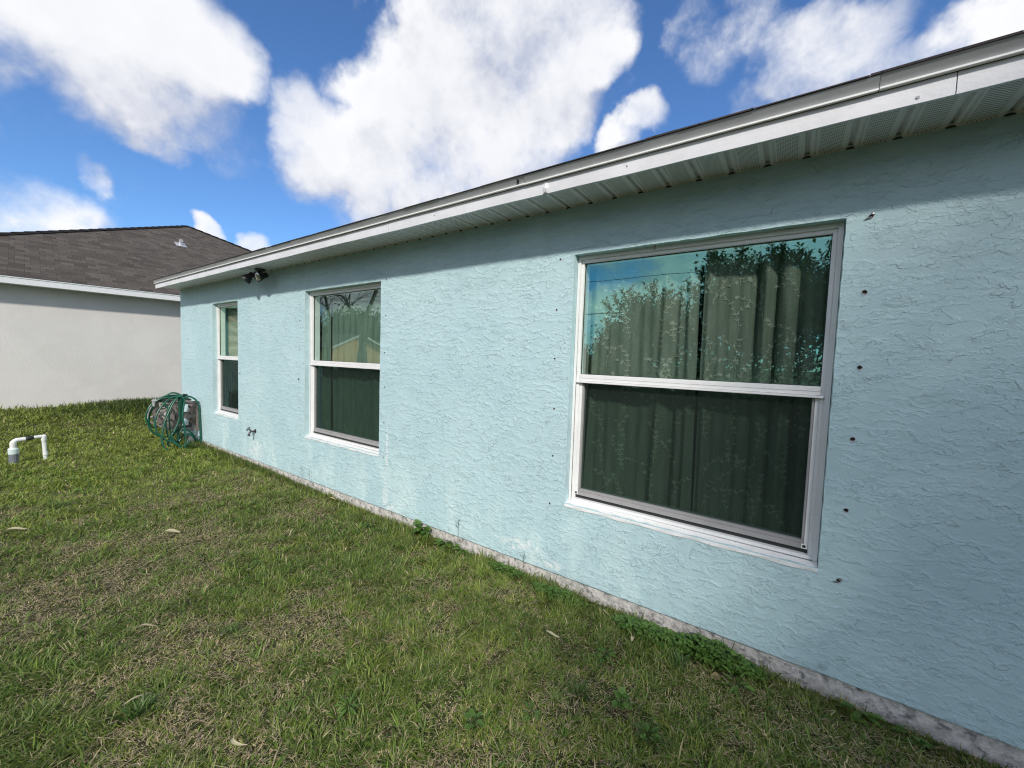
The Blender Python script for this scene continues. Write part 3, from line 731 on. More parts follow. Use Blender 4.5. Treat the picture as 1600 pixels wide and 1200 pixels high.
ob, _ = curtain('curtain', -7.75, -7.03, mkfolds(15, 6), '', M['curtain2'], yb=.24)
tag(ob, 'plain green curtain at the left side of the narrow far window', 'curtain')

# ------------------------------------------------------------------ floodlight under the eave
fd = empty('floodlight', (-5.27, -.12, 2.39), 'black twin-head floodlight under the eave beside the narrow window', 'floodlight')
b_ = MB(); b_.lathe([(.058, 0), (.058, .012), (.045, .020), (.03, .030)], (-5.25, -.10, 2.391), (0, 0, -1), 20); b_.build('base', M['black'], fd, smooth=False)
b_ = MB(); b_.tube(catmull([(-5.25, -.10, 2.365), (-5.25, -.11, 2.35), (-5.30, -.13, 2.345)], 4), .014, 8); b_.tube(catmull([(-5.25, -.10, 2.365), (-5.24, -.11, 2.35), (-5.20, -.11, 2.342)], 4), .014, 8); b_.lathe([(.022, 0), (.022, .03)], (-5.255, -.105, 2.372), (0, 0, -1), 12); b_.build('bracket', M['black'], fd)
for (lc, ax, lm) in (((-5.405, -.20, 2.262), (-.42, -.50, -.62), 'lensy'), ((-5.125, -.185, 2.275), (.10, -.90, -.36), 'lens')):
    ax = Vector(ax).normalized(); o_ = Vector(lc)-ax*.115
    h_ = MB(); h_.lathe([(.020, -.005), (.030, .0), (.031, .035), (.036, .045), (.050, .085), (.061, .108), (.063, .116), (.059, .118), (.057, .112), (.045, .08)], o_, ax, 24); hd = h_.build('lamp_head', M['black'], fd, smooth=True)
    h_ = MB(); h_.lathe([(.057, .104), (.050, .111), (.036, .117), (.018, .120), (.001, .121)], o_, ax, 24); h_.build('lens', M[lm], hd, smooth=True)

# ------------------------------------------------------------------ spigot
sp = empty('spigot', (-5.64, 0, .38), 'small weathered outdoor spigot low on the blue wall', 'spigot')
X0, Z0_ = -5.64, .385
b_ = MB(); b_.lathe([(.026, 0), (.026, .004), (.012, .006)], (X0, -.001, Z0_), (0, -1, 0), 14); b_.build('flange', M['brass'], sp)
b_ = MB(); b_.tube(catmull([(X0, 0, Z0_), (X0, -.03, Z0_), (X0, -.055, Z0_-.004), (X0, -.070, Z0_-.022), (X0, -.078, Z0_-.045)], 5), [.010]*11+[.012]*6+[.013]*4, 10); b_.lathe([(.016, 0), (.016, .016)], (X0, -.076, Z0_-.040), (0, -.25, -1), 12)
b_.tube([(X0, -.045, Z0_), (X0, -.075, Z0_+.035)], .008, 8); b_.build('body', M['brass'], sp)
b_ = MB(); b_.lathe([(.010, 0), (.030, .004), (.030, .012), (.010, .016)], (X0, -.078, Z0_+.032), (0, -.75, .65), 8); b_.build('handle', M['knob'], sp)

# ------------------------------------------------------------------ neighbour's house
nd = Vector((.0860253, .9962930, 0)); nn = Vector((.9962930, -.0860253, 0)); K = -12.012
def L(s_, t_, z): # s along the wall, t inward (away from the blue house)
    p = Vector((-12.2, -1.66, 0)); base = p + nd*s_ - nn*t_; return (base.x, base.y, z)
nb = empty('neighbour_house', L(3.9, 5.5, .1), 'pale grey stucco house with brown shingle hip roof beyond the lawn', 'house')
Ls, Rs, TD, ZE = -1.85, 9.75, 16.0, 2.52
w = MB()
w.quad(L(Ls, 0, -.1), L(Rs, 0, -.1), L(Rs, 0, ZE+.02), L(Ls, 0, ZE+.02)); w.quad(L(Ls, TD, -.1), L(Ls, 0, -.1), L(Ls, 0, ZE+.02), L(Ls, TD, ZE+.02))
w.quad(L(Rs, 0, -.1), L(Rs, TD, -.1), L(Rs, TD, ZE+.02), L(Rs, 0, ZE+.02)); w.quad(L(Rs, TD, -.1), L(Ls, TD, -.1), L(Ls, TD, ZE+.02), L(Rs, TD, ZE+.02))
w.build('wall', M['nwall'], nb)
OV = .32
so_ = MB(); so_.quad(L(Ls-OV, -OV, ZE), L(Rs+OV, -OV, ZE), L(Rs+OV, TD+OV, ZE), L(Ls-OV, TD+OV, ZE)); so_.build('soffit', M['nfascia'], nb)
fa_ = MB()
def nbox(s0, s1, t0, t1, z0, z1, mb):
    k = len(mb.v); mb.v += [L(s0,t0,z0),L(s1,t0,z0),L(s1,t1,z0),L(s0,t1,z0),L(s0,t0,z1),L(s1,t0,z1),L(s1,t1,z1),L(s0,t1,z1)]
    for f in ((0,3,2,1),(4,5,6,7),(0,1,5,4),(1,2,6,5),(2,3,7,6),(3,0,4,7)): mb.f.append(tuple(k+i for i in f)); mb.mi.append(0)
nbox(Ls-OV, Rs+OV, -OV-.02, -OV, ZE-.005, ZE+.105, fa_); nbox(Ls-OV, Rs+OV, -OV-.03, -OV-.021, ZE+.106, ZE+.128, fa_)
nbox(Ls-OV-.02, Ls-OV, -OV, TD, ZE-.005, ZE+.128, fa_); nbox(Rs+OV, Rs+OV+.02, -OV, TD, ZE-.005, ZE+.128, fa_)
fa_.build('fascia', M['nfascia'], nb)
ze = ZE+.132; e0, e1 = Ls-OV-.02, Rs+OV+.02; hw = (e1-e0)/2; mid = (e0+e1)/2; tE = -OV-.04; pk = ze+.5*hw
pkA = (mid, tE+hw); pkB = (mid, TD+OV-hw+3)
rf = MB(); rf.poly([L(e0, tE, ze), L(e1, tE, ze), L(pkA[0], pkA[1], pk)]); rf.poly([L(e0, TD+OV, ze), L(e0, tE, ze), L(pkA[0], pkA[1], pk), L(pkB[0], pkB[1], pk)]); rf.poly([L(e1, tE, ze), L(e1, TD+OV, ze), L(pkB[0], pkB[1], pk), L(pkA[0], pkA[1], pk)]); rf.poly([L(e1, TD+OV, ze), L(e0, TD+OV, ze), L(pkB[0], pkB[1], pk)])
def nuv(c):
    p = Vector((c.x, c.y, 0))-Vector((-12.2, -1.66, 0)); return (p.dot(nd), (-p.dot(nn)-tE)*math.sqrt(1.25))
nr = rf.build('roof', M['nroof'], nb, uvf=nuv)
hp = MB()
for (a, b) in (((e0, tE), pkA), ((e1, tE), pkA)):
    n = 34
    for i in range(n):
        f0, f1 = i/n, (i+1.25)/n; s0 = a[0]+(b[0]-a[0])*f0; t0 = a[1]+(b[1]-a[1])*f0; z0 = ze+(pk-ze)*f0+.028; s1 = a[0]+(b[0]-a[0])*min(f1, 1); t1 = a[1]+(b[1]-a[1])*min(f1, 1); z1 = ze+(pk-ze)*min(f1, 1)+.012
        dx = Vector((b[1]-a[1], -(b[0]-a[0]))).normalized()*.12
        hp.quad(L(s0-dx.x, t0-dx.y, z0-.045), L(s0, t0, z0), L(s1, t1, z1), L(s1-dx.x, t1-dx.y, z1-.045)); hp.quad(L(s0, t0, z0), L(s0+dx.x, t0+dx.y, z0-.045), L(s1+dx.x, t1+dx.y, z1-.045), L(s1, t1, z1))
hp.build('hip_cap', M['roof'], nr)
vs, vt = 3.33, 3.45; vz = ze+.5*(vt-tE)
v_ = MB(); c0 = Vector(L(vs, vt, vz-.02)); v_.tube([c0, c0+Vector((0,0,.10))], .035, 12)
v_.tube([c0+Vector((0,0,.08)), c0+Vector((0,0,.11)), c0+nn*.05+Vector((0,0,.13)), c0+nn*.10+Vector((0,0,.12))], [.04,.045,.048,.048], 12); v_.build('roof_vent', M['vent'], nr)
v_ = MB(); pts = []
for (a, b) in ((-.13, -.16), (.13, -.16), (.13, .16), (-.13, .16)): pts.append(L(vs+a, vt+b, vz+.5*b+.006))
v_.poly(pts); v_.build('vent_flashing', M['vent'], nr)

# ------------------------------------------------------------------ pvc standpipe
zg = -.10
A = Vector((-7.81, -1.83, zg)); B = Vector((-7.83, -1.58, zg)); U = Vector((0, 0, 1))
pp = empty('pvc_pipe', A, 'white plastic u-shaped pipe standing in the lawn', 'pipe')
b_ = MB(); b_.lathe([(.041, -.1), (.041, .155)], A, U, 16); b_.build('sleeve', M['pvcg'], pp, smooth=False)
b_ = MB(); b_.lathe([(.030, 0), (.045, .001), (.046, .06), (.041, .068), (.036, .075)], A+U*.15, U, 18); b_.build('coupling', M['pvcc'], pp)
pth = catmull([A+U*.20, A+U*.245, A+U*.290+(B-A)*.01, A+U*.316+(B-A)*.10, A+U*.320+(B-A)*.26, A+U*.322+(B-A)*.40], 5)
b_ = MB(); b_.tube(pth, [.030]*12+[.026]*(len(pth)-12), 14); b_.build('elbow', M['pvc'], pp, smooth=True)
b_ = MB(); b_.tube([A+U*.322+(B-A)*.38, A+U*.326+(B-A)*.50, A+U*.328+(B-A)*.66], [.023, .026, .023], 12); b_.build('tape_wrap', M['tape'], pp, smooth=True)
Bt = B+U*.0+Vector((.02, .012, 0))
pth = catmull([A+U*.328+(B-A)*.64, A+U*.332+(B-A)*.78, B+U*.333+(A-B)*.01, B+U*.312, B+U*.275], 5)
b_ = MB(); b_.tube(pth, [.020]*10+[.026]*(len(pth)-10), 14); b_.build('elbow', M['pvc'], pp, smooth=True)
b_ = MB(); b_.tube([B+U*.28, Bt-U*.08], [.021, .021], 14); b_.tube([B+(Bt-B)*.6+U*.13, B+(Bt-B)*.7+U*.09], [.025, .025], 14); b_.tube([Bt+U*.045, Bt+U*.0], [.026, .024], 14); b_.build('leg', M['pvc'], pp)

# ------------------------------------------------------------------ hose reel
RX = -7.66
rl = empty('hose_reel', (RX, -.25, .15), 'taupe plastic wall-mounted hose reel near the far corner', 'hose reel')
def beam(mb, a, b, wx, wn):          # box beam between two points in a plane x = const
    a, b = Vector(a), Vector(b); d = (b-a).normalized(); nrm = d.cross(Vector((1,0,0))).normalized(); X = Vector((1,0,0))
    c = [a+X*sx*wx/2+nrm*sn*wn/2 for sx, sn in ((-1,-1),(1,-1),(1,1),(-1,1))]+[b+X*sx*wx/2+nrm*sn*wn/2 for sx, sn in ((-1,-1),(1,-1),(1,1),(-1,1))]
    k = len(mb.v); mb.v += [tuple(q) for q in c]
    for f in ((0,3,2,1),(4,5,6,7),(0,1,5,4),(1,2,6,5),(2,3,7,6),(3,0,4,7)): mb.f.append(tuple(k+i for i in f)); mb.mi.append(0)
for xx, full in ((RX+.02, True), (RX-.30, False)):
    f = MB()
    bars = [((-.012, .145), (-.012, .60), .042), ((-.33, .585), (-.034, .585), .042), ((-.33, .165), (-.034, .165), .042), ((-.30, .375), (-.034, .375), .060)]
    if full: bars += [((-.30, .19), (-.30, .56), .045), ((-.036, .20), (-.15, .345), .016), ((-.036, .55), (-.15, .41), .016), ((-.17, .41), (-.28, .55), .016)]
    for a, b, w_ in bars: beam(f, (xx, a[0], a[1]), (xx, b[0], b[1]), .035, w_)
    f.build('side_frame', M['reel'], rl, bevel=.003)
bk = MB(); bk.box(RX-.30, RX+.02, -.010, -.003, .20, .56); bk.build('back_plate', M['reel'], rl)
f = MB(); f.box(RX-.32, RX+.04, -.34, -.30, .60, .635); f.box(RX-.32, RX+.04, -.20, -.17, .607, .632); f.build('cross_bar', M['reel'], rl, bevel=.004)
C = Vector((RX-.14, -.36, .39))
dm = MB(); dm.lathe([(.07, -.14), (.07, .14)], C, (1, 0, 0), 20); dm.build('hub', M['reel'], rl)
for sx in (-.15, .13):
    dm = MB(); c = C+Vector((sx, 0, 0))
    n = 32
    ring = [c+Vector((0, math.cos(6.2832*i/n), math.sin(6.2832*i/n)))*.175 for i in range(n+1)]
    dm.tube(ring, .013, 8, cap=False)
    dm.tube([c+Vector((0, math.cos(6.2832*i/n), math.sin(6.2832*i/n)))*.105 for i in range(n+1)], .012, 8, cap=False)
    for i in range(8):
        dv = Vector((0, math.cos(i*.7854+.2), math.sin(i*.7854+.2))); dm.tube([c+dv*.06, c+dv*.175], [.016, .011], 6)
    dm.lathe([(.075, -.012), (.08, 0), (.07, .014), (.03, .03)], c, (1, 0, 0), 20)
    dm.build('drum_flange', M['reeld'], rl, smooth=True)
f = MB(); beam(f, (RX+.04, -.30, .62), (RX+.04, -.50, .66), .03, .05); beam(f, (RX+.04, -.50, .66), (RX+.04, -.56, .48), .03, .06); beam(f, (RX+.035, -.56, .50), (RX+.035, -.46, .30), .03, .045); beam(f, (RX+.035, -.30, .20), (RX+.035, -.44, .29), .03, .045); f.build('front_arm', M['reel'], rl, bevel=.004)
f = MB(); f.tube([(RX+.06, -.42, .40), (RX+.12, -.42, .40), (RX+.13, -.50, .46), (RX+.18, -.50, .46)], .012, 8); f.build('crank', M['reeld'], rl)

# garden hose in loops over the reel; traced in the plane of each loop (y, z)
def hp3(u, w_, xx):                    # a point at depth plane x = xx from the loop drawings
    v = (u-800)/FPX*rgt + (w_-600)/FPX*dwn + fwd; t_ = xx/v.x
    return Vector((xx, -D+v.y*t_, H+v.z*t_))
def zz(pts, xx):
    o_ = []
    for i, (a, b) in enumerate(pts):
        x_ = xx[0]+(xx[1]-xx[0])*i/(len(pts)-1); p = hp3(220+a*.0917, 600+b*.0917, x_); p.y = min(p.y, -.02); p.z = max(p.z, float(gz(p.x, p.y))+.012); o_.append(p)
    return o_
LP = [([(800,245),(640,215),(480,260),(330,420),(250,600),(262,790),(380,930),(520,985),(640,1040),(690,1130)], (-7.52,-7.34)),
      ([(620,215),(520,330),(440,520),(430,720),(480,900),(600,1010),(700,1060),(800,1040),(840,960)], (-7.50,-7.38)),
      ([(700,200),(560,190),(430,210),(280,275),(150,390),(88,560),(128,700),(205,820),(330,888),(480,895),(570,850),(640,700),(700,500),(712,300),(690,215)], (-7.62,-7.50)),
      ([(690,215),(560,230),(420,235),(270,290),(200,400),(152,520),(142,650),(205,738),(270,733),(340,690)], (-7.50,-7.72)),
      ([(700,205),(640,215),(560,320),(480,480),(410,650),(372,800),(360,950),(400,1080),(480,1165)], (-7.50,-7.34)),
      ([(300,285),(360,300),(440,370),(472,500),(490,650),(500,780),(540,930),(620,1030),(720,1100),(812,1112),(775,1025)], (-7.62,-7.34)),
      ([(560,235),(660,215),(722,290),(712,480),(660,620),(600,760),(540,850),(475,950),(465,1030),(512,1065)], (-7.52,-7.44)),
      ([(600,225),(650,260),(655,400),(664,550),(640,650),(600,740),(560,830)], (-7.50,-7.46)),
      ([(640,215),(700,225),(742,300),(722,420),(712,560),(738,700),(758,850),(768,960),(760,1090),(800,1105)], (-7.47,-7.36)),
      ([(520,240),(660,200),(780,205),(880,230),(955,295),(1000,420),(1030,600),(1060,780),(1076,985),(1080,1010)], (-7.60,-7.46)),
      ([(640,985),(640,880),(700,785),(780,772),(860,830),(920,905),(935,985)], (-7.50,-7.52)),
      ([(650,945),(740,865),(850,858),(900,915),(960,945),(1010,975)], (-7.56,-7.50)),
      ([(440,195),(520,152),(620,160),(685,190),(790,190)], (-7.68,-7.60)), ([(300,265),(420,205),(560,195),(700,190),(760,215)], (-7.7,-7.56)),
      ([(290,270),(380,240),(500,240),(640,245),(860,262)], (-7.58,-7.54)), ([(340,262),(470,225),(600,212),(740,200),(800,240),(700,262)], (-7.66,-7.50)),
      ([(680,230),(682,330),(676,450),(690,560),(650,650),(560,790),(520,880),(620,990),(690,930)], (-7.49,-7.5)),
      ([(630,740),(625,860),(628,970),(650,1010)], (-7.6,-7.56)), ([(700,560),(690,700),(640,800),(560,850)], (-7.58,-7.5))]
hs = MB()
for pts, xx in LP: hs.tube(catmull(zz(pts, xx), 6), .0122, 8)
hz_ = hs.build('garden_hose', M['hose'], None, smooth=True); tag(hz_, 'tangled green garden hose looped over the hose reel', 'hose')
f = MB(); f.tube(zz([(190,290),(262,283)], (-7.5, -7.5)), .020, 10); f.tube(zz([(222,310),(222,380)], (-7.49, -7.49)), [.017, .013], 10); f.build('hose_fitting', M['hosefit'], hz_)
f = MB(); f.tube(zz([(720,185),(790,190)], (-7.56, -7.56)), [.016, .018], 10); f.build('hose_nozzle', M['black'], hz_)
# pale stone by the slab
st = bmesh.new(); bmesh.ops.create_icosphere(st, subdivisions=3, radius=1)
rs_ = random.Random(2)
for v_ in st.verts:
    n_ = 1+.12*math.sin(v_.co.x*5+1)+.08*math.sin(v_.co.z*9); v_.co = Vector((v_.co.x*.09*n_, v_.co.y*.05*n_, v_.co.z*.10*n_))+Vector((-7.72, -.075, -.07))
me = bpy.data.meshes.new('rock'); st.to_mesh(me); st.free(); me.materials.append(M['stone']); ro = bpy.data.objects.new('rock', me); COL.objects.link(ro); tag(ro, 'pale rock against the wall under the hose reel', 'rock')

# ------------------------------------------------------------------ grass
def in_view(x, y, z, pad=1.12):
    px = x; py = y+D; pz = z-H
    f_ = px*fwd.x+py*fwd.y+pz*fwd.z; u = (px*rgt.x+py*rgt.y+pz*rgt.z)/np.maximum(f_, 1e-3)*FPX; w_ = (px*dwn.x+py*dwn.y+pz*dwn.z)/np.maximum(f_, 1e-3)*FPX
    return (f_ > .2) & (np.abs(u) < 800*pad) & (np.abs(w_) < 600*pad)
def blades(name, X, Y, Z, az, tilt, L, Wd, curl, col, tipcol=None):
    n = len(X); hx, hy = np.cos(az), np.sin(az); sx, sy = -hy, hx
    rnd = RNG.uniform(-.7, .7, n); sx2 = sx*np.cos(rnd)+hx*np.sin(rnd); sy2 = sy*np.cos(rnd)+hy*np.sin(rnd)
    V = np.zeros((n, 5, 3), np.float32); p = np.stack([X, Y, Z], 1)
    ts = tilt; d1 = np.stack([hx*np.sin(ts), hy*np.sin(ts), np.cos(ts)], 1); t2 = np.minimum(tilt+curl, 1.9)
    d2 = np.stack([hx*np.sin(t2), hy*np.sin(t2), np.cos(t2)], 1); sd = np.stack([sx2, sy2, np.zeros(n)], 1)
    m1 = p+d1*(L*.55)[:, None]; tp = m1+d2*(L*.45)[:, None]
    tp[:, 2] = np.maximum(tp[:, 2], p[:, 2]+.004); m1[:, 2] = np.maximum(m1[:, 2], p[:, 2]+.006)
    w2 = (Wd/2)[:, None]
    V[:, 0] = p-sd*w2*.8; V[:, 1] = p+sd*w2*.8; V[:, 2] = m1+sd*w2; V[:, 3] = m1-sd*w2; V[:, 4] = tp
    k = np.arange(n)*5; F4 = np.stack([k, k+1, k+2, k+3], 1); F3 = np.stack([k+3, k+2, k+4], 1)
    C = np.repeat(col[:, None, :], 5, 1)
    if tipcol is not None: C[:, 4] = tipcol
    return V.reshape(-1, 3), F3, F4, C.reshape(-1, 3)
def make_grass():
    N = 4200000
    # candidate points; density falls with distance from the camera's spot
    X = RNG.uniform(-13.5, 2.2, N); Y = RNG.uniform(-6.5, 1.8, N)
    r = np.sqrt(X**2+(Y+D)**2+H**2)
    area = 15.7*8.3; base = N/area
    want = 26000*np.minimum(1, (2.6/r)**1.6)
    keep = RNG.random(N) < want/base
    keep &= ~((X > XC+.0) & (Y > -.004)); keep &= (nn.x*X+nn.y*Y > K)
    inv = in_view(X, Y, np.full(N, -.1)); keep &= inv | (RNG.random(N) < .16)
    keep &= ~((np.abs(X-A.x) < .05) & (np.abs(Y-A.y) < .05))
    X, Y = X[keep], Y[keep]; r = r[keep]; n = len(X); Z = gz(X, Y)-.004
    pa = fbm(X, Y, 1.1, 4); pb = fbm(X+31, Y+7, 3.4, 3); pc = fbm(X-9, Y+21, 9, 2)
    nearw = np.exp(-np.abs(Y)/.28)*(X > XC)
    lush = sst(pa*.34+pb*.36+pc*.30, .39, .57); lush = np.maximum(lush, sst(X, -4.5, -8)*.85); lush = np.maximum(lush, nearw*.7)
    lush = lush*(1-.45*sst(X, -1.6, -.6)*sst(-Y, .15, .4))
    bare = sst(.46-(pb*.5+pc*.5), 0, .08)*(1-nearw)*sst(X, -6, -3)
    keep = RNG.random(n) > bare*.55
    X, Y, Z, r, lush, pc, pb, nearw = [a[keep] for a in (X, Y, Z, r, lush, pc, pb, nearw)]; n = len(X)
    dead = RNG.random(n) < (.50-.38*lush)
    sc = np.clip(r/3.6, 1, 3.2)
    L = RNG.uniform(.022, .058, n)*(.7+.75*lush*sst(pc, .3, .6))*np.where(dead, .85, 1)*(1+.5*nearw)*np.clip(sc**.35, 1, 1.4)
    far = X < -10.7
    L = np.where(far, L*1.5, L)
    Wd = RNG.uniform(.0020, .0052, n)*sc
    clump_az = vnoise(X, Y, 9)*12.6
    az = clump_az+RNG.normal(0, .95, n)
    tilt = np.clip(RNG.normal(1.02, .33, n)+np.where(dead, .35, 0)-.25*nearw, .05, 1.5); curl = RNG.uniform(0, .9, n)
    g1 = np.array([.080, .150, .018]); g2 = np.array([.320, .385, .068]); g3 = np.array([.045, .115, .030]); s1 = np.array([.84, .69, .43]); s2 = np.array([.46, .34, .20])
    a = RNG.random((n, 1)); b = sst(pb, .35, .65)[:, None]
    col = g1*(1-a)+g2*a; col = col*(1-.35*b*(r < 5)[:, None])+g3*.35*b*(r < 5)[:, None]
    yel = sst(X, -3, -8)[:, None]; col = col*(1-.55*yel)+np.array([.26, .33, .050])*.55*yel
    q = RNG.random((n, 1)); col = np.where(dead[:, None], s1*q+s2*(1-q), col)*RNG.uniform(.75, 1.2, (n, 1))
    tip = col*1.15; drytip = (RNG.random(n) < .25)[:, None]; tip = np.where(drytip, col*.5+s1*.5, tip)
    return blades('g', X, Y, Z, az, tilt, L, Wd, curl, col, tip), n
def clumps():
    C_ = []; 
    for (xa, xb, ya, yb, n) in ((-3.4, 1.2, -2.4, -.05, 900), (-7.5, -2.5, -4.0, -.05, 900)):
        x = RNG.uniform(xa, xb, n); y = RNG.uniform(ya, yb, n); C_.append(np.stack([x, y], 1))
    C_ = np.concatenate(C_); C_ = C_[in_view(C_[:, 0], C_[:, 1], np.full(len(C_), -.1))]
    k = RNG.random(len(C_)) < .45+.55*sst(fbm(C_[:, 0], C_[:, 1], 1.1, 4), .36, .56); C_ = C_[k]; m_ = 22
    c = np.repeat(C_, m_, 0); n = len(c); sz = np.repeat(RNG.uniform(.5, 1.25, len(C_)), m_); dk = np.repeat(RNG.uniform(0, 1, len(C_)), m_)[:, None]
    az = RNG.uniform(0, 6.283, n); rr = np.abs(RNG.normal(0, .016, n))*sz; X = c[:, 0]+np.cos(az)*rr; Y = np.minimum(c[:, 1]+np.sin(az)*rr, -.01)
    q = RNG.random((n, 1)); col = (np.array([.060, .135, .022])*(1-q)+np.array([.20, .29, .05])*q)*(.75+.6*dk); dead = RNG.random(n) < .07; col[dead] = (.5, .42, .24)
    return blades('', X, Y, gz(X, Y)-.003, az+RNG.normal(0, .3, n), np.clip(RNG.normal(.95, .28, n), .2, 1.5), RNG.uniform(.035, .085, n)*sz, RNG.uniform(.003, .0062, n)*np.clip(np.hypot(X, Y+D)/3, 1, 2), RNG.uniform(.1, .7, n), col, col*1.2)
(gv, g3_, g4_, gc), ng = make_grass()
cv, c3, c4, cc = clumps(); o0 = len(gv); gv = np.concatenate([gv, cv]); g3_ = np.concatenate([g3_, c3+o0]); g4_ = np.concatenate([g4_, c4+o0]); gc = np.concatenate([gc, cc]); print('blades', ng)
go = fast_mesh('grass', gv, g3_, g4_, gc, M['blade']); tag(go, 'patchy lawn of short green and straw coloured grass', 'grass', kind='stuff')
# thatch: loose dead blades and clippings lying on the soil
def thatch():
    n = 90000; X = RNG.uniform(-6, 1.6, n); Y = RNG.uniform(-3.4, -.03, n); k = in_view(X, Y, np.full(n, -.1)); X, Y = X[k], Y[k]; n = len(X)
    d = 1-sst(fbm(X, Y, 1.1, 4)*.5+fbm(X+31, Y+7, 3.4, 3)*.5, .38, .58); k = RNG.random(n) < .25+.75*d; X, Y = X[k], Y[k]; n = len(X)
    q = RNG.random((n, 1)); col = (np.array([.66, .55, .36])*q+np.array([.36, .28, .19])*(1-q))*RNG.uniform(.6, 1.15, (n, 1))
    return blades('t', X, Y, gz(X, Y)+RNG.uniform(.004, .022, n), RNG.uniform(0, 6.28, n), RNG.uniform(1.2, 1.62, n), RNG.uniform(.02, .06, n), RNG.uniform(.0014, .003, n), RNG.uniform(-.3, .3, n), col)
tv, t3, t4, tcol = thatch(); th = fast_mesh('thatch', tv, t3, t4, tcol, M['blade']); tag(th, 'dry straw thatch lying between the grass blades', 'thatch', kind='stuff')

# tufts: coarse clumps of longer blades, each its own plant
def tuft(x, y, n, Lm, label, wide=.0045, dark=1.0, spread=.03, up=.45):
    X = x+RNG.normal(0, spread, n)*.5; Y = y+RNG.normal(0, spread, n)*.5; Y = np.minimum(Y, -.012) if y > -.4 else Y
    az = np.arctan2(Y-y, X-x)+RNG.normal(0, .5, n); q = RNG.random((n, 1))
    col = (np.array([.055, .12, .03])*(1-q)+np.array([.12, .20, .05])*q)*dark
    v, a, b, c = blades('', X, Y, gz(X, Y)-.002, az, np.abs(RNG.normal(up, .3, n)), RNG.uniform(.6, 1.15, n)*Lm, RNG.uniform(.7, 1.2, n)*wide, RNG.uniform(.2, .9, n), col)
    return tag(fast_mesh('grass_tuft', v, a, b, c, M['blade']), label, 'grass tuft', 'coarse grass tufts')
def gp(u, w_, z=-.12):
    v = (u-800)/FPX*rgt + (w_-600)/FPX*dwn + fwd; t_ = (z-H)/v.z; return v.x*t_, -D+v.y*t_
for (u, w_, n, Lm, lab, kw) in [
    (1145,1000,16,.13,'dark upright grass tuft against the slab right of the clover patch',dict(dark=.6, up=.25)),
    (1095,985,10,.12,'thin dark grass tuft rising from the middle of the clover patch',dict(dark=.6, up=.25)),
    (1195,1050,12,.10,'small dark grass tuft at the slab below the right end of the large window',dict(dark=.6)),
    (1060,1050,60,.085,'dense grass tuft on the lawn just below the clover patch',dict()),
    (640,950,50,.06,'low grass tuft in the middle of the lawn left of the curled pale leaf',dict()),
    (360,1000,60,.07,'low grass tuft in the sparse lawn at lower left',dict()),
    (470,870,50,.06,'green grass tuft on the lawn below the middle window',dict()),
    (905,1100,70,.07,'spreading grass tuft at the bottom centre of the lawn',dict()),
    (215,1130,80,.08,'leafy grass tuft beside the bare patch at the bottom left',dict(wide=.006)),
    (90,800,90,.08,'dark lush grass tuft left of the lawn near the white pipe',dict(spread=.07)),
    (1010,1170,60,.08,'grass tuft at the bottom edge between two broad leaved weeds',dict()),
    (300,705,120,.12,'tall grass tuft growing under the hose reel',dict(spread=.06, up=.3)),
    (325,700,70,.11,'tall grass tuft against the wall right of the hose reel',dict(spread=.06, up=.3))]:
    x, y = gp(u, w_); y = min(y, -.03); tuft(x, y, n, Lm, lab, **kw)
# grass edge standing against the slab
def edge():
    n = 16000; X = RNG.uniform(XC, 1.6, n); Y = -.012-np.abs(RNG.normal(0, .045, n)); k = RNG.random(n) < np.clip(.75+.25*sst(X, -2.5, -5.5)+.5*(fbm(X, Y*0, 3, 2)-.5), 0, 1); X, Y = X[k], Y[k]; n = len(X)
    L = RNG.uniform(.035, .09, n)*(.70+.65*sst(X, -3, -6)); q = RNG.random((n, 1)); col = np.array([.065, .125, .025])*(1-q)+np.array([.18, .24, .05])*q
    dead = RNG.random(n) < .15; col[dead] = (.30, .24, .13)
    az = RNG.normal(-1.57, 1.3, n)
    return blades('', X, Y, gz(X, Y)-.002, az, np.abs(RNG.normal(.35, .3, n)), L, RNG.uniform(.0018, .0042, n)*np.clip(-X/3.6, 1, 2.2), RNG.uniform(0, .8, n), col)
ev, e3, e4, ec = edge(); eo = fast_mesh('edge_grass', ev, e3, e4, ec, M['blade']); tag(eo, 'untrimmed taller grass along the foot of the blue wall', 'grass', kind='stuff')
# the overgrown hump by the neighbour's wall
def hump():
    n = 9000; X = -11.35+RNG.normal(0, .42, n); Y = .15+RNG.normal(0, .75, n); k = (nn.x*X+nn.y*Y > K+.02); X, Y = X[k], Y[k]; n = len(X); q = RNG.random((n, 1))
    col = np.array([.03, .065, .015])*(1-q)+np.array([.10, .14, .03])*q
    return blades('', X, Y, gz(X, Y), RNG.uniform(0, 6.28, n), np.abs(RNG.normal(.7, .35, n)), RNG.uniform(.06, .17, n), RNG.uniform(.004, .010, n), RNG.uniform(0, .8, n), col)
hv, h3, h4, hc = hump(); ho = fast_mesh('long_grass', hv, h3, h4, hc, M['blade']); tag(ho, 'mound of longer grass at the foot of the pale grey house', 'grass', kind='stuff')

